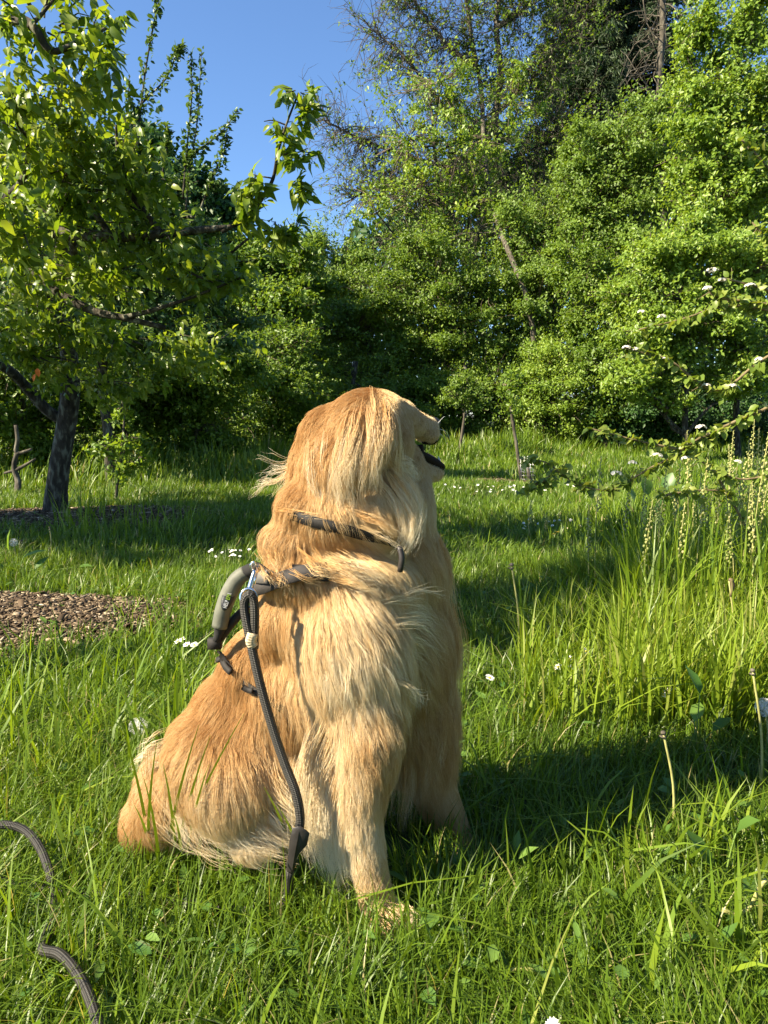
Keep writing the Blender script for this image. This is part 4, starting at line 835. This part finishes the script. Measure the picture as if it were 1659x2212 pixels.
lea = empty('leash', P(645, 1800, .97), 'thick braided black rope leash clipped to the harness and trailing through the grass', 'leash')
mb = MB(); mb.tube([P(552, 1222, 1.03), P(548, 1214, 1.03), P(541, 1222, 1.03), P(546, 1232, 1.03)], .0018, 8, smoothpts=4)
mb.tube([P(551, 1232, 1.025), P(545, 1252, 1.02), P(538, 1278, 1.015)], [.0035, .004, .0045], 10, smoothpts=3)
th = np.linspace(0, 2 * math.pi, 17)
rc = P(537, 1292, 1.01); mb.tube([(rc.x + .0115 * math.cos(a), rc.y + .003 * math.sin(a), rc.z + .013 * math.sin(a)) for a in th], .0022, 8, cap=False)
mb.tube([P(557, 1225, 1.03), P(549, 1262, 1.015)], [.0018, .0018], 8); mb.obj('snap_hook', M['steel'], lea)
RR = .0064
mb = MB(); mb.tube([P(549, 1400, 1.0), P(549, 1370, .998), P(550, 1330, .998), P(548, 1300, 1.0), P(541, 1286, 1.0), P(531, 1292, 1.0), P(528, 1315, 1.0), P(538, 1370, .995), P(560, 1470, .985), P(588, 1570, .975), P(615, 1650, .965),
                    P(638, 1710, .955), P(648, 1760, .95), P(646, 1795, .95), P(638, 1830, .955), P(628, 1870, .96)], [RR] * 16, 14, smoothpts=8); mb.obj('rope', M['rope'], lea)
mb = MB(); mb.tube([P(546, 1368, .992), P(542, 1384, .992), P(547, 1396, .993)], [.0078, .008, .0075], 12, smoothpts=4); mb.obj('whipping', M['whip'], lea)
mb = MB(); pg = [(632, 1788), (650, 1785), (669, 1799), (663, 1826), (645, 1846), (634, 1868), (630, 1886), (620, 1884), (622, 1846), (626, 1812)]
fr = [tuple(P(a, b, .938)) for a, b in pg]; bk = [tuple(P(a, b, .962)) for a, b in pg]; n_p = len(pg); cen = [tuple(P(640, 1822, .932)), tuple(P(640, 1822, .966))]
mb.add(fr + bk + cen, [[i, (i + 1) % n_p, n_p + (i + 1) % n_p, n_p + i] for i in range(n_p)], [[(i + 1) % n_p, i, 2 * n_p] for i in range(n_p)] + [[n_p + i, n_p + (i + 1) % n_p, 2 * n_p + 1] for i in range(n_p)])
sl = mb.obj('slider', M['leather'], lea); bv = sl.modifiers.new('b', 'BEVEL'); bv.width = .003; bv.segments = 2
g = lambda px, py, d, dz=.0: (P(px, py, d)[0], d, max(gzf(P(px, py, d)[0], d) + RR, 0) + dz)
mb = MB(); mb.tube([P(626, 1880, .95), (-.14, .96, .03), (-.18, .97, .012), (-.26, .98, .012), (-.34, .99, .02), (-.45, 1.0, .02), (-.62, 1.04, .02), (-.68, 1.08, .03), G(-70, 1800, .06), G(0, 1782, .08), G(50, 1792, .075), G(85, 1830, .065), G(108, 1890, .05), G(118, 1955, .02),
                    G(105, 2010, .03), G(92, 2050, .045), G(130, 2062, .055), G(165, 2100, .055), G(195, 2160, .055), G(215, 2230, .05), G(225, 2330, .05), (-.36, .6, .01)], [RR] * 22, 14, smoothpts=8)
mb.obj('trailing_rope', M['rope'], lea)
# ================================================================== GRASS, MULCH, FLOWERS
BEDS = [(-1.50, 2.50, .80, .40), (-2.35, 5.15, 1.15, .75), (1.25, 7.6, .75, .38)]
def inbed(x, y, grow=1.0):
    r = np.full(len(x), 9.)
    for bx, by, rx, ry in BEDS: r = np.minimum(r, ((x - bx) / rx) ** 2 + ((y - by) / ry) ** 2 + .18 * hn(x * 7, y * 7, 2))
    return r < grow
def blades(x, y, h, wd, lean, az, tone, z0=None, cut=(0, .35, .7, 1.)):
    n = len(x); z = gz(x, y) - .004 if z0 is None else z0
    la = np.stack([np.cos(az), np.sin(az)], 1); tw = az + math.pi / 2 + rng.normal(size=n) * .7; ws = np.stack([np.cos(tw), np.sin(tw)], 1)
    V = []; prof = (1.0, .95, .62, 0)
    for t, pr in zip(cut, prof):
        c = np.stack([x + la[:, 0] * h * lean * t ** 2, y + la[:, 1] * h * lean * t ** 2, z + h * (t - .32 * np.minimum(lean, 1.4) * t ** 2.2)], 1)
        if pr > 0:
            o = np.zeros((n, 3)); o[:, :2] = ws * (wd * pr / 2)[:, None]; V += [c - o, c + o]
        else: V.append(c)
    V = np.stack(V, 1); T = np.array([[0, 1, 3], [0, 3, 2], [2, 3, 5], [2, 5, 4], [4, 5, 6]])
    return V.reshape(-1, 3), (T[None] + (np.arange(n) * 7)[:, None, None]).reshape(-1, 3), np.repeat(tone, 7)
def dogfoot(x, y):
    return (((x + .12) / .20) ** 2 + ((y - 1.12) / .09) ** 2 < 1) | ((x + .0) ** 2 + (y - .955) ** 2 < .045 ** 2) | (((x + .33) / .09) ** 2 + ((y - 1.13) / .08) ** 2 < 1) | ((x - .14) ** 2 + (y - 1.13) ** 2 < .03 ** 2)
def tallness(x, y):
    edge = x - (.36 + .10 * y) + .10 * np.sin(y * 3.1) + .08 * np.sin(y * 7 + x * 5)
    r = np.clip(edge / 1.0, 0, 1) ** .8 * np.clip((5.2 - y) / 1.0, 0, 1) * np.clip((y - 1.6) / 1.1, 0, 1) * (.75 + .35 * np.sin(x * 9 + 2 * np.sin(y * 6)))
    hedge = np.clip((y - 11.5 + .8 * np.sin(x * 1.1)) / 2, 0, 1) * (x > -1.5)
    left = np.clip((y - 7.0) / 1.2, 0, 1) * (x < 0) * np.clip((-x - .6) / .8, 0, 1)
    return np.maximum(np.maximum(r, hedge * .9), left * .7)
Vs, Ts, Os = [], [], []; off_ = 0
def put(a):
    global off_
    Vs.append(a[0]); Ts.append(a[1] + off_); Os.append(a[2]); off_ += len(a[0])
def field_grass(y0, y1, dens, hmin, hmax, w0, w1, leanm, margin=.45):
    n = int((y1 - y0) * ((y0 + y1) * .54 + 2 * margin) * dens)
    y = np.sqrt(rng.uniform(y0 ** 2, y1 ** 2, n)) if y0 > 1 else rng.uniform(y0, y1, n); x = rng.uniform(-1, 1, n) * (y * .54 + margin)
    # tufts: drag blades to cell centres
    cs = .05 + .012 * y; jx = np.floor(x / cs); jy = np.floor(y / cs); hsh = np.modf(np.sin(jx * 12.9898 + jy * 78.233) * 43758.5453)[0]; h2 = np.modf(np.sin(jx * 39.346 + jy * 11.135) * 24634.6345)[0]
    cx = (jx + .5 + .5 * hsh) * cs; cy = (jy + .5 + .5 * h2) * cs; pull = .35 * rng.random(n); x = x + (cx - x) * pull; y = y + (cy - y) * pull
    k = ~dogfoot(x, y); k &= ~((inbed(x, y, .62) & (rng.random(n) > .035)) | (inbed(x, y, 1.0) & (rng.random(n) > .35))); x, y, cx, cy, hsh, h2 = [q[k] for q in (x, y, cx, cy, hsh, h2)]; n = len(x)
    tl = tallness(x, y); patch = .5 + .5 * hn(x * 2.2, y * 2.2, 4)
    h = (hmin + (hmax - hmin) * rng.random(n) ** 1.5) * (.75 + .5 * patch) * (1 + .35 * np.abs(hsh)) * (1 + tl * 2.3)
    outw = np.arctan2(y - cy, x - cx); az = np.where(rng.random(n) < .55, outw, 1.2 + 1.5 * hn(x * 1.5, y * 1.5, 6)) + rng.normal(size=n) * .7
    lean = np.abs(rng.normal(size=n)) * leanm * (1 - .55 * tl) + .08
    wd = rng.uniform(w0, w1, n) * (1 + tl * .9)
    tone = np.clip(.42 + .18 * hn(x * 1.7, y * 1.7, 8) + .14 * hsh + rng.normal(size=n) * .13 + tl * .14, 0, .93); tone[rng.random(n) < .03] = 1
    put(blades(x, y, h, wd, lean, az, tone))
field_grass(.42, 1.7, 20000, .035, .10, .0016, .0038, .85)
field_grass(1.7, 3.6, 5600, .05, .10, .003, .0055, .7, .8)
field_grass(3.6, 7.5, 2400, .05, .10, .005, .009, .6, 1.6)
field_grass(7.5, 17.5, 760, .07, .15, .010, .018, .5, 4.5)
def scatter(n, x0, x1, y0, y1, h0, h1, w0, w1, ln, tn=.6):
    x = rng.uniform(x0, x1, n); y = rng.uniform(y0, y1, n); k = ~dogfoot(x, y); x, y = x[k], y[k]; n = len(x)
    put(blades(x, y, rng.uniform(h0, h1, n), rng.uniform(w0, w1, n), np.abs(rng.normal(size=n)) * ln + .1, rng.uniform(0, 6.28, n), np.clip(tn + rng.normal(size=n) * .15, 0, .95)))
scatter(700, -1.0, 1.0, .6, 1.9, .10, .17, .0035, .007, .8)                # broader coarse blades through the lawn
scatter(170, .3, 1.2, .8, 1.2, .12, .2, .005, .010, .7, .7)
def inregion(n, px0, px1, py0, py1, h0, h1, w0, w1, ln, tn):
    q = np.array([tuple(G(rng.uniform(px0, px1), rng.uniform(py0, py1))) for _ in range(n)]); put(blades(q[:, 0], q[:, 1], rng.uniform(h0, h1, n), rng.uniform(w0, w1, n), np.abs(rng.normal(size=n)) * ln + .05, rng.uniform(0, 6.28, n), np.clip(tn + rng.normal(size=n) * .13, 0, .95)))
inregion(1300, 1120, 1720, 1330, 1600, .12, .26, .004, .008, .5, .75); inregion(1700, 1330, 1740, 1300, 1600, .16, .34, .005, .009, .4, .8)     # tall light blades at right
inregion(500, 1350, 1750, 1230, 1420, .3, .5, .006, .010, .4, .65)
inregion(250, 120, 420, 1080, 1180, .15, .35, .005, .009, .5, .6)
inregion(160, -60, 420, 1430, 1700, .14, .26, .005, .008, .5, .6)
for bx, by, dd, tx, ty in ((350, 1900, .95, 430, 1565), (372, 1900, .94, 455, 1588), (360, 1895, .93, 528, 1540), (330, 1880, .95, 262, 1560), (320, 1890, .94, 338, 1605), (345, 1900, .93, 310, 1680), (380, 1890, .93, 352, 1650), (398, 1890, .93, 452, 1650), (325, 1860, .95, 290, 1740), (390, 1880, .94, 375, 1760),
                           (640, 1880, .93, 570, 1700), (660, 1900, .93, 600, 1740), (870, 2020, .9, 905, 1880), (1300, 2050, .88, 1290, 1890), (1420, 2000, .9, 1560, 1800), (1380, 1990, .92, 1500, 1880)):
    b = G(bx, by); t = P(tx, ty, dd - .02); mid = (b + t) / 2 + Vector((-.008 * (1 if tx > bx else -1), 0, .012)); s = np.linspace(0, 1, 9)[:, None]
    c = (1 - s) ** 2 * np.array(b) + 2 * s * (1 - s) * np.array(mid) + s * s * np.array(t); wv = np.array([.0042 * (1 - .9 * u ** 2.2) for u in s[:, 0]])
    V = np.stack([c - [1, 0, 0] * wv[:, None] * .6, c + [1, .4, 0] * wv[:, None] * .6], 1).reshape(-1, 3)
    T = [[2 * i, 2 * i + 1, 2 * i + 3] for i in range(8)] + [[2 * i, 2 * i + 3, 2 * i + 2] for i in range(8)]; put((V, np.array(T), np.full(18, .6)))
tag(mesh_obj('grass', np.vstack(Vs), [np.vstack(Ts)], M['grass'], None, False, np.concatenate(Os)), kind='stuff', label='lush green meadow grass, long at the right and short in the lawn', cat='grass')
# broad low leaves between the blades
n = 5200; y = rng.uniform(.6, 4.5, n); x = rng.uniform(-1, 1, n) * (y * .54 + .3); k = (~dogfoot(x, y)) & (rng.random(n) < .35 + .5 * hn(x * 2, y * 2, 12)); x, y = x[k], y[k]; n = len(x)
p = np.stack([x, y, gz(x, y) + rng.uniform(.01, .05, n)], 1); V, T, to = leaf_arrays(p, unit(rdir(n) * [1, 1, .3] + [0, 0, .4]), unit(rdir(n) * .4 + [0, 0, 1]), rng.uniform(.012, .04, n), rng.uniform(.008, .02, n), rng.random(n), 'oval', .3)
tag(mesh_obj('ground_cover', V, [T], M['weed'], None, False, to), kind='stuff', label='clover and small weeds growing low among the grass', cat='ground cover')

# mulch beds
for bi, (bx, by, rx, ry) in enumerate(BEDS):
    lb = ['sunlit bed of brown wood chips at the left edge with a shadow band across it', 'shaded bed of wood chips round the foot of the pear trunk', 'small dark bed of wood chips round the staked sapling'][bi]
    n = (16000, 5000, 1500)[bi]; sz = (1, 1.5, 1.8)[bi]
    a = rng.uniform(0, 6.283, n); r = np.sqrt(rng.random(n)) * (1.0 + .14 * np.sin(a * 3) + .08 * rng.normal(size=n)); x = bx + rx * r * np.cos(a); y = by + ry * r * np.sin(a)
    z = gz(x, y) + .012 + .028 * np.clip(1 - r * r, 0, 1) + rng.uniform(0, .012, n)
    L = rng.uniform(.006, .030, n) * sz; L[rng.random(n) < .05] *= 2.6; Wd = L * rng.uniform(.10, .34, n); d = unit(rdir(n) * [1, 1, .15]); nr = unit(rdir(n) * .35 + [0, 0, 1]); s = unit(np.cross(d, nr)); c = np.stack([x, y, z], 1); nn = np.cross(s, d)
    V = np.stack([c - d * L[:, None] / 2 - s * Wd[:, None] / 2, c + d * L[:, None] / 2 - s * Wd[:, None] * .35, c + d * L[:, None] * .45 + s * Wd[:, None] / 2, c - d * L[:, None] * .5 + s * Wd[:, None] * .4], 1)
    V = np.concatenate([V, V - nn[:, None, :] * .003], 1).reshape(-1, 3); Q = np.array([[0, 1, 2, 3], [0, 4, 5, 1], [1, 5, 6, 2], [2, 6, 7, 3], [3, 7, 4, 0]])
    cg = [V]; Qs = (Q[None] + (np.arange(n) * 8)[:, None, None]).reshape(-1, 4); to = np.repeat(np.clip(rng.beta(1.6, 2.2, n), 0, 1), 8)
    tag(mesh_obj('wood_chips', V, [Qs], M['chip'], None, False, to), lb, 'mulch', kind='stuff')
    k = 40; rr = np.linspace(0, 1.02, 8); th = np.arange(k) / k * 6.283; Xr = bx + rx * rr[:, None] * np.cos(th) * (1 + .14 * np.sin(th * 3)); Yr = by + ry * rr[:, None] * np.sin(th) * (1 + .14 * np.sin(th * 3)); Zr = gz(Xr, Yr) + .006 + .024 * (1 - rr[:, None] ** 2)
    i = np.arange(7)[:, None] * k; j = np.arange(k)[None]; q = np.stack([i + j, i + (j + 1) % k, i + k + (j + 1) % k, i + k + j], -1).reshape(-1, 4)
    tag(mesh_obj('mulch_bed', np.stack([Xr, Yr, Zr], -1).reshape(-1, 3), [q], M['mulchbase'], None, True), kind='structure')
q0, q1 = G(25, 1420, .02), G(78, 1424, .02); mb = MB(); mb.tube([q0, (q0 + q1) / 2, q1], [.008, .011, .007], 6); tag(mb.obj('wood_piece', M['graybark'], None), 'pale weathered piece of wood at the near edge of the sunlit wood chips', 'wood piece')

# daisies
def daisy(loc, h, r, tilt, label, parts=True, group='daisies in the lawn'):
    base = Vector((loc[0], loc[1], gzf(loc[0], loc[1]))); t = empty('daisy', base, label, 'flower', group); top = base + Vector((tilt[0] * h * .3, tilt[1] * h * .3, h)); nz = Vector((tilt[0], tilt[1], 1)).normalized(); u = nz.orthogonal().normalized(); v = nz.cross(u)
    mb = MB(); m = 16 if parts else 8
    for k in range(m):
        a = k / m * 6.283 + rng.normal() * .08; d = u * math.cos(a) + v * math.sin(a); s = nz.cross(d); up = nz * r * rng.uniform(.0, .3); wd = r * (.17 if parts else .36)
        mb.add([tuple(top + d * r * .2), tuple(top + d * r * .75 + s * wd + up * .6), tuple(top + d * r + up), tuple(top + d * r * .75 - s * wd + up * .6)], [[0, 1, 2, 3]])
    mb.obj('petals', M['petal'], t, False); mb = MB(); mb.ball(top + nz * r * .08, (r * .27, r * .27, r * .16), 8, 5); mb.obj('flower_centre', M['yolk'], t)
    mb = MB(); mb.tube([base, base + Vector((tilt[0] * h * .05, 0, h * .5)), top], [.0013, .0012, .001], 4, cap=False); mb.obj('stem', M['stem'], t)
near = [(1050, 1470, .012, 'single white daisy in the grass just right of the dog chest'), (1253, 1413, .014, 'larger white daisy in the sun, highest of the small cluster right of the dog'), (1212, 1447, .012, 'white daisy lowest in the cluster right of the dog, facing up'), (1232, 1447, .009, 'small half hidden daisy between the two in the cluster right of the dog'), (1238, 1428, .010, 'small daisy just under the highest one of the cluster right of the dog'),
        (1425, 1508, .010, 'lower left daisy of the little slanting row in tall light grass'), (1438, 1500, .010, 'middle daisy of the little slanting row in tall light grass'), (1450, 1494, .010, 'upper right daisy of the little slanting row in tall light grass'), (1208, 2222, .009, 'daisy at the very bottom edge of the view'),
        (398, 1392, .012, 'left daisy of the bunch behind the dog back'), (408, 1386, .012, 'topmost daisy of the bunch behind the dog back'), (412, 1398, .011, 'middle daisy of the bunch behind the dog back'), (421, 1399, .012, 'right-hand round daisy of the bunch behind the dog back')]
for px, py, r, lb in near:
    g_ = G(px, py, .075 if py > 1300 else .06); daisy((g_.x, g_.y), .085, r, (rng.normal() * .25 - .1, -.35), lb)
def smalls(k, x0, x1, y0, y1, lb, r=.012, hh=.085):
    for _ in range(k):
        g_ = G(rng.uniform(x0, x1), y0 + (y1 - y0) * rng.random(), hh); daisy((g_.x, g_.y), hh, r * rng.uniform(.8, 1.2), (rng.normal() * .3, -.5 + rng.normal() * .2), lb, False, group=lb)
smalls(15, 430, 545, 1184, 1202, 'one of the white daisies in the drift on the lawn left of the dog neck', .007)
smalls(24, 945, 1245, 1046, 1062, 'one of the tiny white daisies in the strip on the far lawn by the saplings', .010, .10)
smalls(16, 1110, 1270, 1118, 1145, 'one of the pale daisies in the lawn between dog and hawthorn twig', .009)
# buttercups
for px, py, lb in ((1195, 1155, 'yellow buttercup in the lawn right of the dog throat, left of a pair'), (1205, 1150, 'yellow buttercup in the lawn right of the dog throat, right of a pair'), (1297, 1148, 'single small yellow buttercup beside the fringecups')):
    g_ = G(px, py, .12); t = empty('buttercup', (g_.x, g_.y, gzf(g_.x, g_.y)), lb, 'flower'); mb = MB(); top = Vector((g_.x, g_.y, g_.z))
    for k in range(5):
        a = k * 1.2566; d = Vector((math.cos(a), math.sin(a), .35)); s = Vector((-math.sin(a), math.cos(a), 0)); mb.add([tuple(top), tuple(top + d * .010 + s * .007), tuple(top + d * .015), tuple(top + d * .010 - s * .007)], [[0, 1, 2, 3]])
    mb.obj('petals', M['yolk'], t, False); mb = MB(); mb.tube([(g_.x, g_.y, gzf(g_.x, g_.y)), top], .0014, 4); mb.obj('stem', M['stem'], t)
# bare dandelion stalks and clocks
for (tx, ty, bx, by), lb, head in (((1433, 1583, 1455, 1805), 'tall pale dandelion stalk with a bare head standing in the dog shadow', 'bare'), ((1626, 1448, 1645, 1720), 'pale dandelion stalk near the right edge with a bare head', 'bare'), ((107, 1140, 107, 1202), 'thin straight dandelion stalk on the lawn before the pear trunk', 'bare'), ((46, 1168, 46, 1211), 'short dandelion stalk at the left edge of the lawn', 'bare'),
                               ((29, 1172, 30, 1222), 'dandelion clock like a tiny umbrella at the left edge of the lawn', 'clock'), ((1652, 1528, 1650, 1640), 'fluffy white dandelion clock cut by the right edge', 'clock'), ((298, 1570, 300, 1640), 'small white dandelion clock in the grass left of the haunch', 'clock'), ((1575, 1255, 1590, 1500), 'brown drooping seed head on a stalk in the tall grass', 'brown'), ((1105, 1220, 1122, 1420), 'thin pale stalk in the shaded grass right of the dog throat', 'bare')):
    b = G(bx, by); d0 = b.y; t_ = P(tx, ty, d0); t = empty('dandelion', b, lb, 'dandelion'); mb = MB(); m_ = (b + t_) / 2 + Vector((.008, 0, .0)); rr = .0022 if d0 < 2 else .003
    mb.tube([b, m_, t_], [rr * 1.2, rr, rr * .9], 7, smoothpts=4); mb.obj('stalk', M['dstem'], t); mb = MB(); hr = .006 if d0 < 2 else .009
    if head == 'clock':
        for k in range(150):
            d = rdir(1)[0]; mb.tube([np.array(t_) + d * .003, np.array(t_) + d * .017], .0002, 3, cap=False); e = unit(np.cross(d, rdir(1)[0])); f_ = np.cross(d, e); tip = np.array(t_) + d * .0175
            for w_ in (e, f_, -e, -f_): mb.tube([tip, tip + (w_ * .8 + d * .4) * .004], .00018, 3, cap=False)
        mb.obj('seed_head', M['petal'], t)
    elif head == 'brown': mb.tube([np.array(t_), np.array(t_) + [.004, 0, .004], np.array(t_) + [.010, 0, -.012], np.array(t_) + [.006, 0, -.04]], [.002, .005, .006, .003], 6, smoothpts=3); mb.obj('seed_head', M['chip'], t)
    else: mb.ball(t_, (hr * .8, hr * .8, hr * .6), 8, 5); mb.tube([np.array(t_) - [0, 0, hr], np.array(t_) - [0, 0, hr * 1.6]], [hr * 1.1, hr * .3], 7); mb.obj('flower_head', M['graybark'], t)
# fringecup spikes
fc = [(1662, 930), (1648, 960), (1630, 905), (1618, 950), (1607, 985), (1640, 1010), (1655, 1060), (1590, 1010), (1575, 960), (1560, 1000), (1545, 1040), (1625, 1040), (1600, 1080), (1585, 930), (1530, 985), (1515, 1020), (1500, 1050), (1485, 930), (1470, 1000), (1455, 1040), (1440, 1010), (1425, 1050), (1410, 1080), (1615, 1100), (1650, 1110),
      (1578, 1090), (1395, 1030), (1360, 1045), (1299, 985), (1272, 1090), (1148, 1080), (1180, 1110), (1535, 1100), (1480, 1085), (1640, 925), (1668, 990), (1568, 1060), (1630, 980), (1690, 940), (1705, 1000)]
for k, (px, py) in enumerate(fc):
    d0 = 2.3 + 1.6 * ((k * 37) % 11) / 11 if px > 1380 else (3.0 if px > 1250 else 4.2)
    top = P(px, py, d0); b = Vector((top.x + rng.normal() * .03, d0 + rng.normal() * .03, gzf(top.x, d0)))
    if top.z < .15: top.z = .3
    t = empty('fringecup', b, 'one of the pale yellow-green fringecup flower spikes crowding the right edge' if px > 1380 else {1395: 'fringecup spike', 1360: 'lone fringecup spike right behind the lowest bend of the hawthorn twig', 1299: 'lone fringecup spike rising just above the arching hawthorn twig', 1272: 'lone fringecup spike in the grass below the hawthorn twig', 1148: 'leftmost fringecup spike, alone in the lawn by the buttercups', 1180: 'second fringecup spike from the left, next to the yellow buttercups'}[px], 'flower spike', 'fringecup spikes at the right' if px > 1380 else 'lone fringecup spikes')
    mb = MB(); pth, _ = resample(np.array([tuple(b), tuple((b + top) / 2 + Vector((rng.normal() * .01, 0, 0))), tuple(top)]), np.ones(3), 8); mb.tube(pth, .0016, 4, cap=False); mb.obj('stem', M['dstem'], t)
    mb = MB(); L_ = np.linalg.norm(np.array(top) - np.array(b)); nb = 34
    for i in range(nb):
        u = i / nb; c = np.array(top) + (np.array(b) - np.array(top)) * u * min(.55, .23 / L_); a = i * 2.4; sz = .0016 + .0030 * min(1, u * 2.2)
        mb.ball(c + [math.cos(a) * sz * 1.7, math.sin(a) * sz * 1.7, 0], (sz, sz, sz * 1.1), 5, 4, tone=rng.random() * .8)
    mb.obj('bells', M['bud'], t, True)

# hawthorn reaching in from the right
hw = empty('hawthorn', (1.55, 2.35, 0), 'hawthorn with thin arching twigs, lobed leaves and white blossom reaching in from the right', 'shrub'); HD = 2.35
hb = [((1125, 991), (1178, 998), (1213, 1024), (1257, 1050), (1318, 1059), (1353, 1042), (1405, 1011), (1458, 985), (1497, 954), (1545, 932), (1589, 910), (1659, 880), (1790, 800)), ((1458, 985), (1480, 972), (1537, 1015), (1567, 1059), (1602, 1121), (1640, 1200), (1700, 1330)), ((1270, 924), (1370, 950), (1449, 967), (1480, 972)),
      ((1380, 712), (1481, 687), (1558, 662), (1647, 668), (1780, 700)), ((1350, 752), (1400, 765), (1450, 780), (1530, 840), (1577, 833), (1659, 770), (1780, 740)), ((1529, 623), (1545, 640), (1600, 650), (1680, 660)), ((1560, 600), (1620, 615), (1700, 640)), ((1200, 1010), (1180, 1035), (1150, 1050)), ((1537, 1015), (1600, 1035), (1659, 1030), (1740, 1040)), ((1567, 1059), (1500, 1060), (1440, 1070)), ((1600, 300), (1640, 340), (1700, 420), (1780, 600)), ((1625, 480), (1660, 520), (1760, 640))]
mb = MB(); sp = []; sa = []
mb.tube([(1.55, 2.35, 0), (1.5, 2.35, .4), tuple(P(1790, 800, HD)), tuple(P(1800, 500, HD))], [.03, .025, .018, .01], 8, smoothpts=4)
for k, l in enumerate(hb):
    dd = HD + (.12 if k % 2 else 0); q = [P(a, b, dd) for a, b in l]; r_ = np.linspace(.0022, .0055, len(q)); mb.tube(q, r_, 6, smoothpts=4)
    arr, _ = resample(np.array([tuple(v) for v in q]), np.ones(len(q)), 5); ax = np.gradient(arr, axis=0); sp.append(arr); sa.append(-unit(ax) + rdir(len(arr)) * .6)
    for i in range(2, len(arr), 6): e = rdir(1)[0]; mb.tube([arr[i], arr[i] + e * .02, arr[i] + e * .045], [.0016, .0012, .0006], 4, cap=False)
mb.obj('branches', M['redtwig'], hw)
sp = np.vstack(sp); sa = np.vstack(sa); kk = rng.random(len(sp)) < .85; V, T, to = sprays(sp[kk], sa[kk], 6, .032, .030, .022, 'oval', .3, tone_c=np.clip(.5 + .5 * rng.random(kk.sum()), 0, 1)); mesh_obj('leaves', V, [T], M['hleaf'], hw, tone=to)
def pom(c, r, n=26):
    c = np.array(c); d = rdir(n); d[:, 2] = np.abs(d[:, 2]); p = c + d * r * [1, .8, .5]; mb = MB()
    for k in range(n):
        s = .0052; nz = unit(d[k] + [0, -.4, .5]); u = unit(np.cross(nz, rdir(1)[0])); v = np.cross(nz, u)
        for a in range(5):
            e = u * math.cos(a * 1.2566) + v * math.sin(a * 1.2566); f_ = np.cross(nz, e); mb.add([p[k], p[k] + e * s * .7 + f_ * s * .45, p[k] + e * s + nz * s * .2, p[k] + e * s * .7 - f_ * s * .45], [[0, 1, 2, 3]], tone=rng.random())
    mb.obj('blossom', M['blossom'], hw, False)
for px, py, r in ((1418, 985, .022), (1366, 1000, .016), (1331, 1024, .022), (1482, 991, .018), (1515, 923, .018), (1594, 998, .014), (1539, 585, .022), (1529, 623, .016), (1621, 617, .018), (1386, 674, .012), (1430, 684, .014), (1354, 751, .014), (1373, 754, .010), (1437, 776, .012), (1526, 833, .014), (1583, 833, .012), (1640, 776, .014), (1560, 605, .012)):
    pom(P(px, py, HD - .01), r * .8, 18)
# bramble leaves and plantain, single plants
def leafplant(name, label, cat, base, leaves, mat):
    t = empty(name, base, label, cat); b = np.array(base); mb = MB(); C0, D0, N0, L0, W0 = [], [], [], [], []
    for (tx, ty, d, L, W) in leaves:
        tip = np.array(P(tx, ty, d)); mb.tube([b, (b + tip) / 2 + [0, 0, .01], tip], [.0016, .0014, .001], 5, smoothpts=3); C0.append(tip); D0.append(unit(tip - b + rng.normal(size=3) * .05)); N0.append([rng.normal() * .2, -.3, 1]); L0.append(L); W0.append(W)
    mb.obj('stems', M['stem'], t); V, T, to = leaf_arrays(np.array(C0), np.array(D0), np.array(N0, float), np.array(L0), np.array(W0), rng.random(len(C0)), 'oval', .25); mesh_obj('leaves', V, [T], M[mat], t, tone=to)
b = G(1400, 1240); leafplant('bramble', 'bramble with broad dark veined leaves below the hawthorn twig', 'plant', b, [(1370, 1085, b.y, .09, .07), (1400, 1070, b.y, .09, .07), (1440, 1060, b.y + .05, .09, .07), (1420, 1110, b.y - .05, .08, .06), (1480, 1075, b.y, .08, .06), (1395, 1130, b.y - .05, .07, .05), (1455, 1120, b.y - .1, .08, .06)], 'weed')
b = G(1010 + 60, 2130); leafplant('plantain', 'single broad upright plantain leaf in the front grass right of the paw', 'plant', b, [(1075, 2085, b.y, .065, .026), (1180, 2070, b.y + .03, .05, .02), (1020, 2140, b.y, .05, .02)], 'weed')
b = G(1560, 1930); leafplant('dock_plant', 'broad-leaved weed in the sun at the lower right corner', 'plant', b, [(1590, 1800, b.y, .06, .03), (1540, 1880, b.y, .07, .03), (1620, 1890, b.y, .07, .03), (1500, 1900, b.y, .06, .025), (1600, 1990, b.y - .03, .06, .03)], 'weed')
b = G(40, 1250); leafplant('dock_plant', 'broad-leaved weed between the wood chips and the lawn at left', 'plant', b, [(20, 1190, b.y, .10, .045), (50, 1205, b.y, .10, .04), (75, 1230, b.y, .08, .035), (10, 1230, b.y, .09, .04), (170, 1225, b.y, .06, .03)], 'weed')
b = G(1500, 1640); leafplant('dock_plant', 'dark broad-leaved weed standing up out of the dog shadow', 'plant', b, [(1500, 1560, b.y, .08, .03), (1512, 1500, b.y, .07, .03), (1540, 1580, b.y, .06, .025)], 'weed')
def arc(label, pts, r=.0028):
    mb = MB(); mb.tube([P(*q) for q in pts], r, 7, smoothpts=5); tag(mb.obj('bent_stalk', M['dstem'], None), label, 'stalk')
arc('olive bent stalk arching over the grass at the bottom edge left of centre', [(300, 2230, .80), (340, 2180, .80), (390, 2155, .80), (440, 2170, .80), (480, 2215, .79)])
arc('fallen pale dandelion stalk bending at the lower right edge', [(1560, 1965, .93), (1590, 1975, .93), (1620, 1960, .93), (1640, 1920, .93), (1655, 1900, .93)], .003)
arc('reddish curved stalk lying in the front grass by the plantain leaf', [(1085, 2105, .84), (1120, 2092, .84), (1160, 2100, .84), (1200, 2125, .84)], .0026)
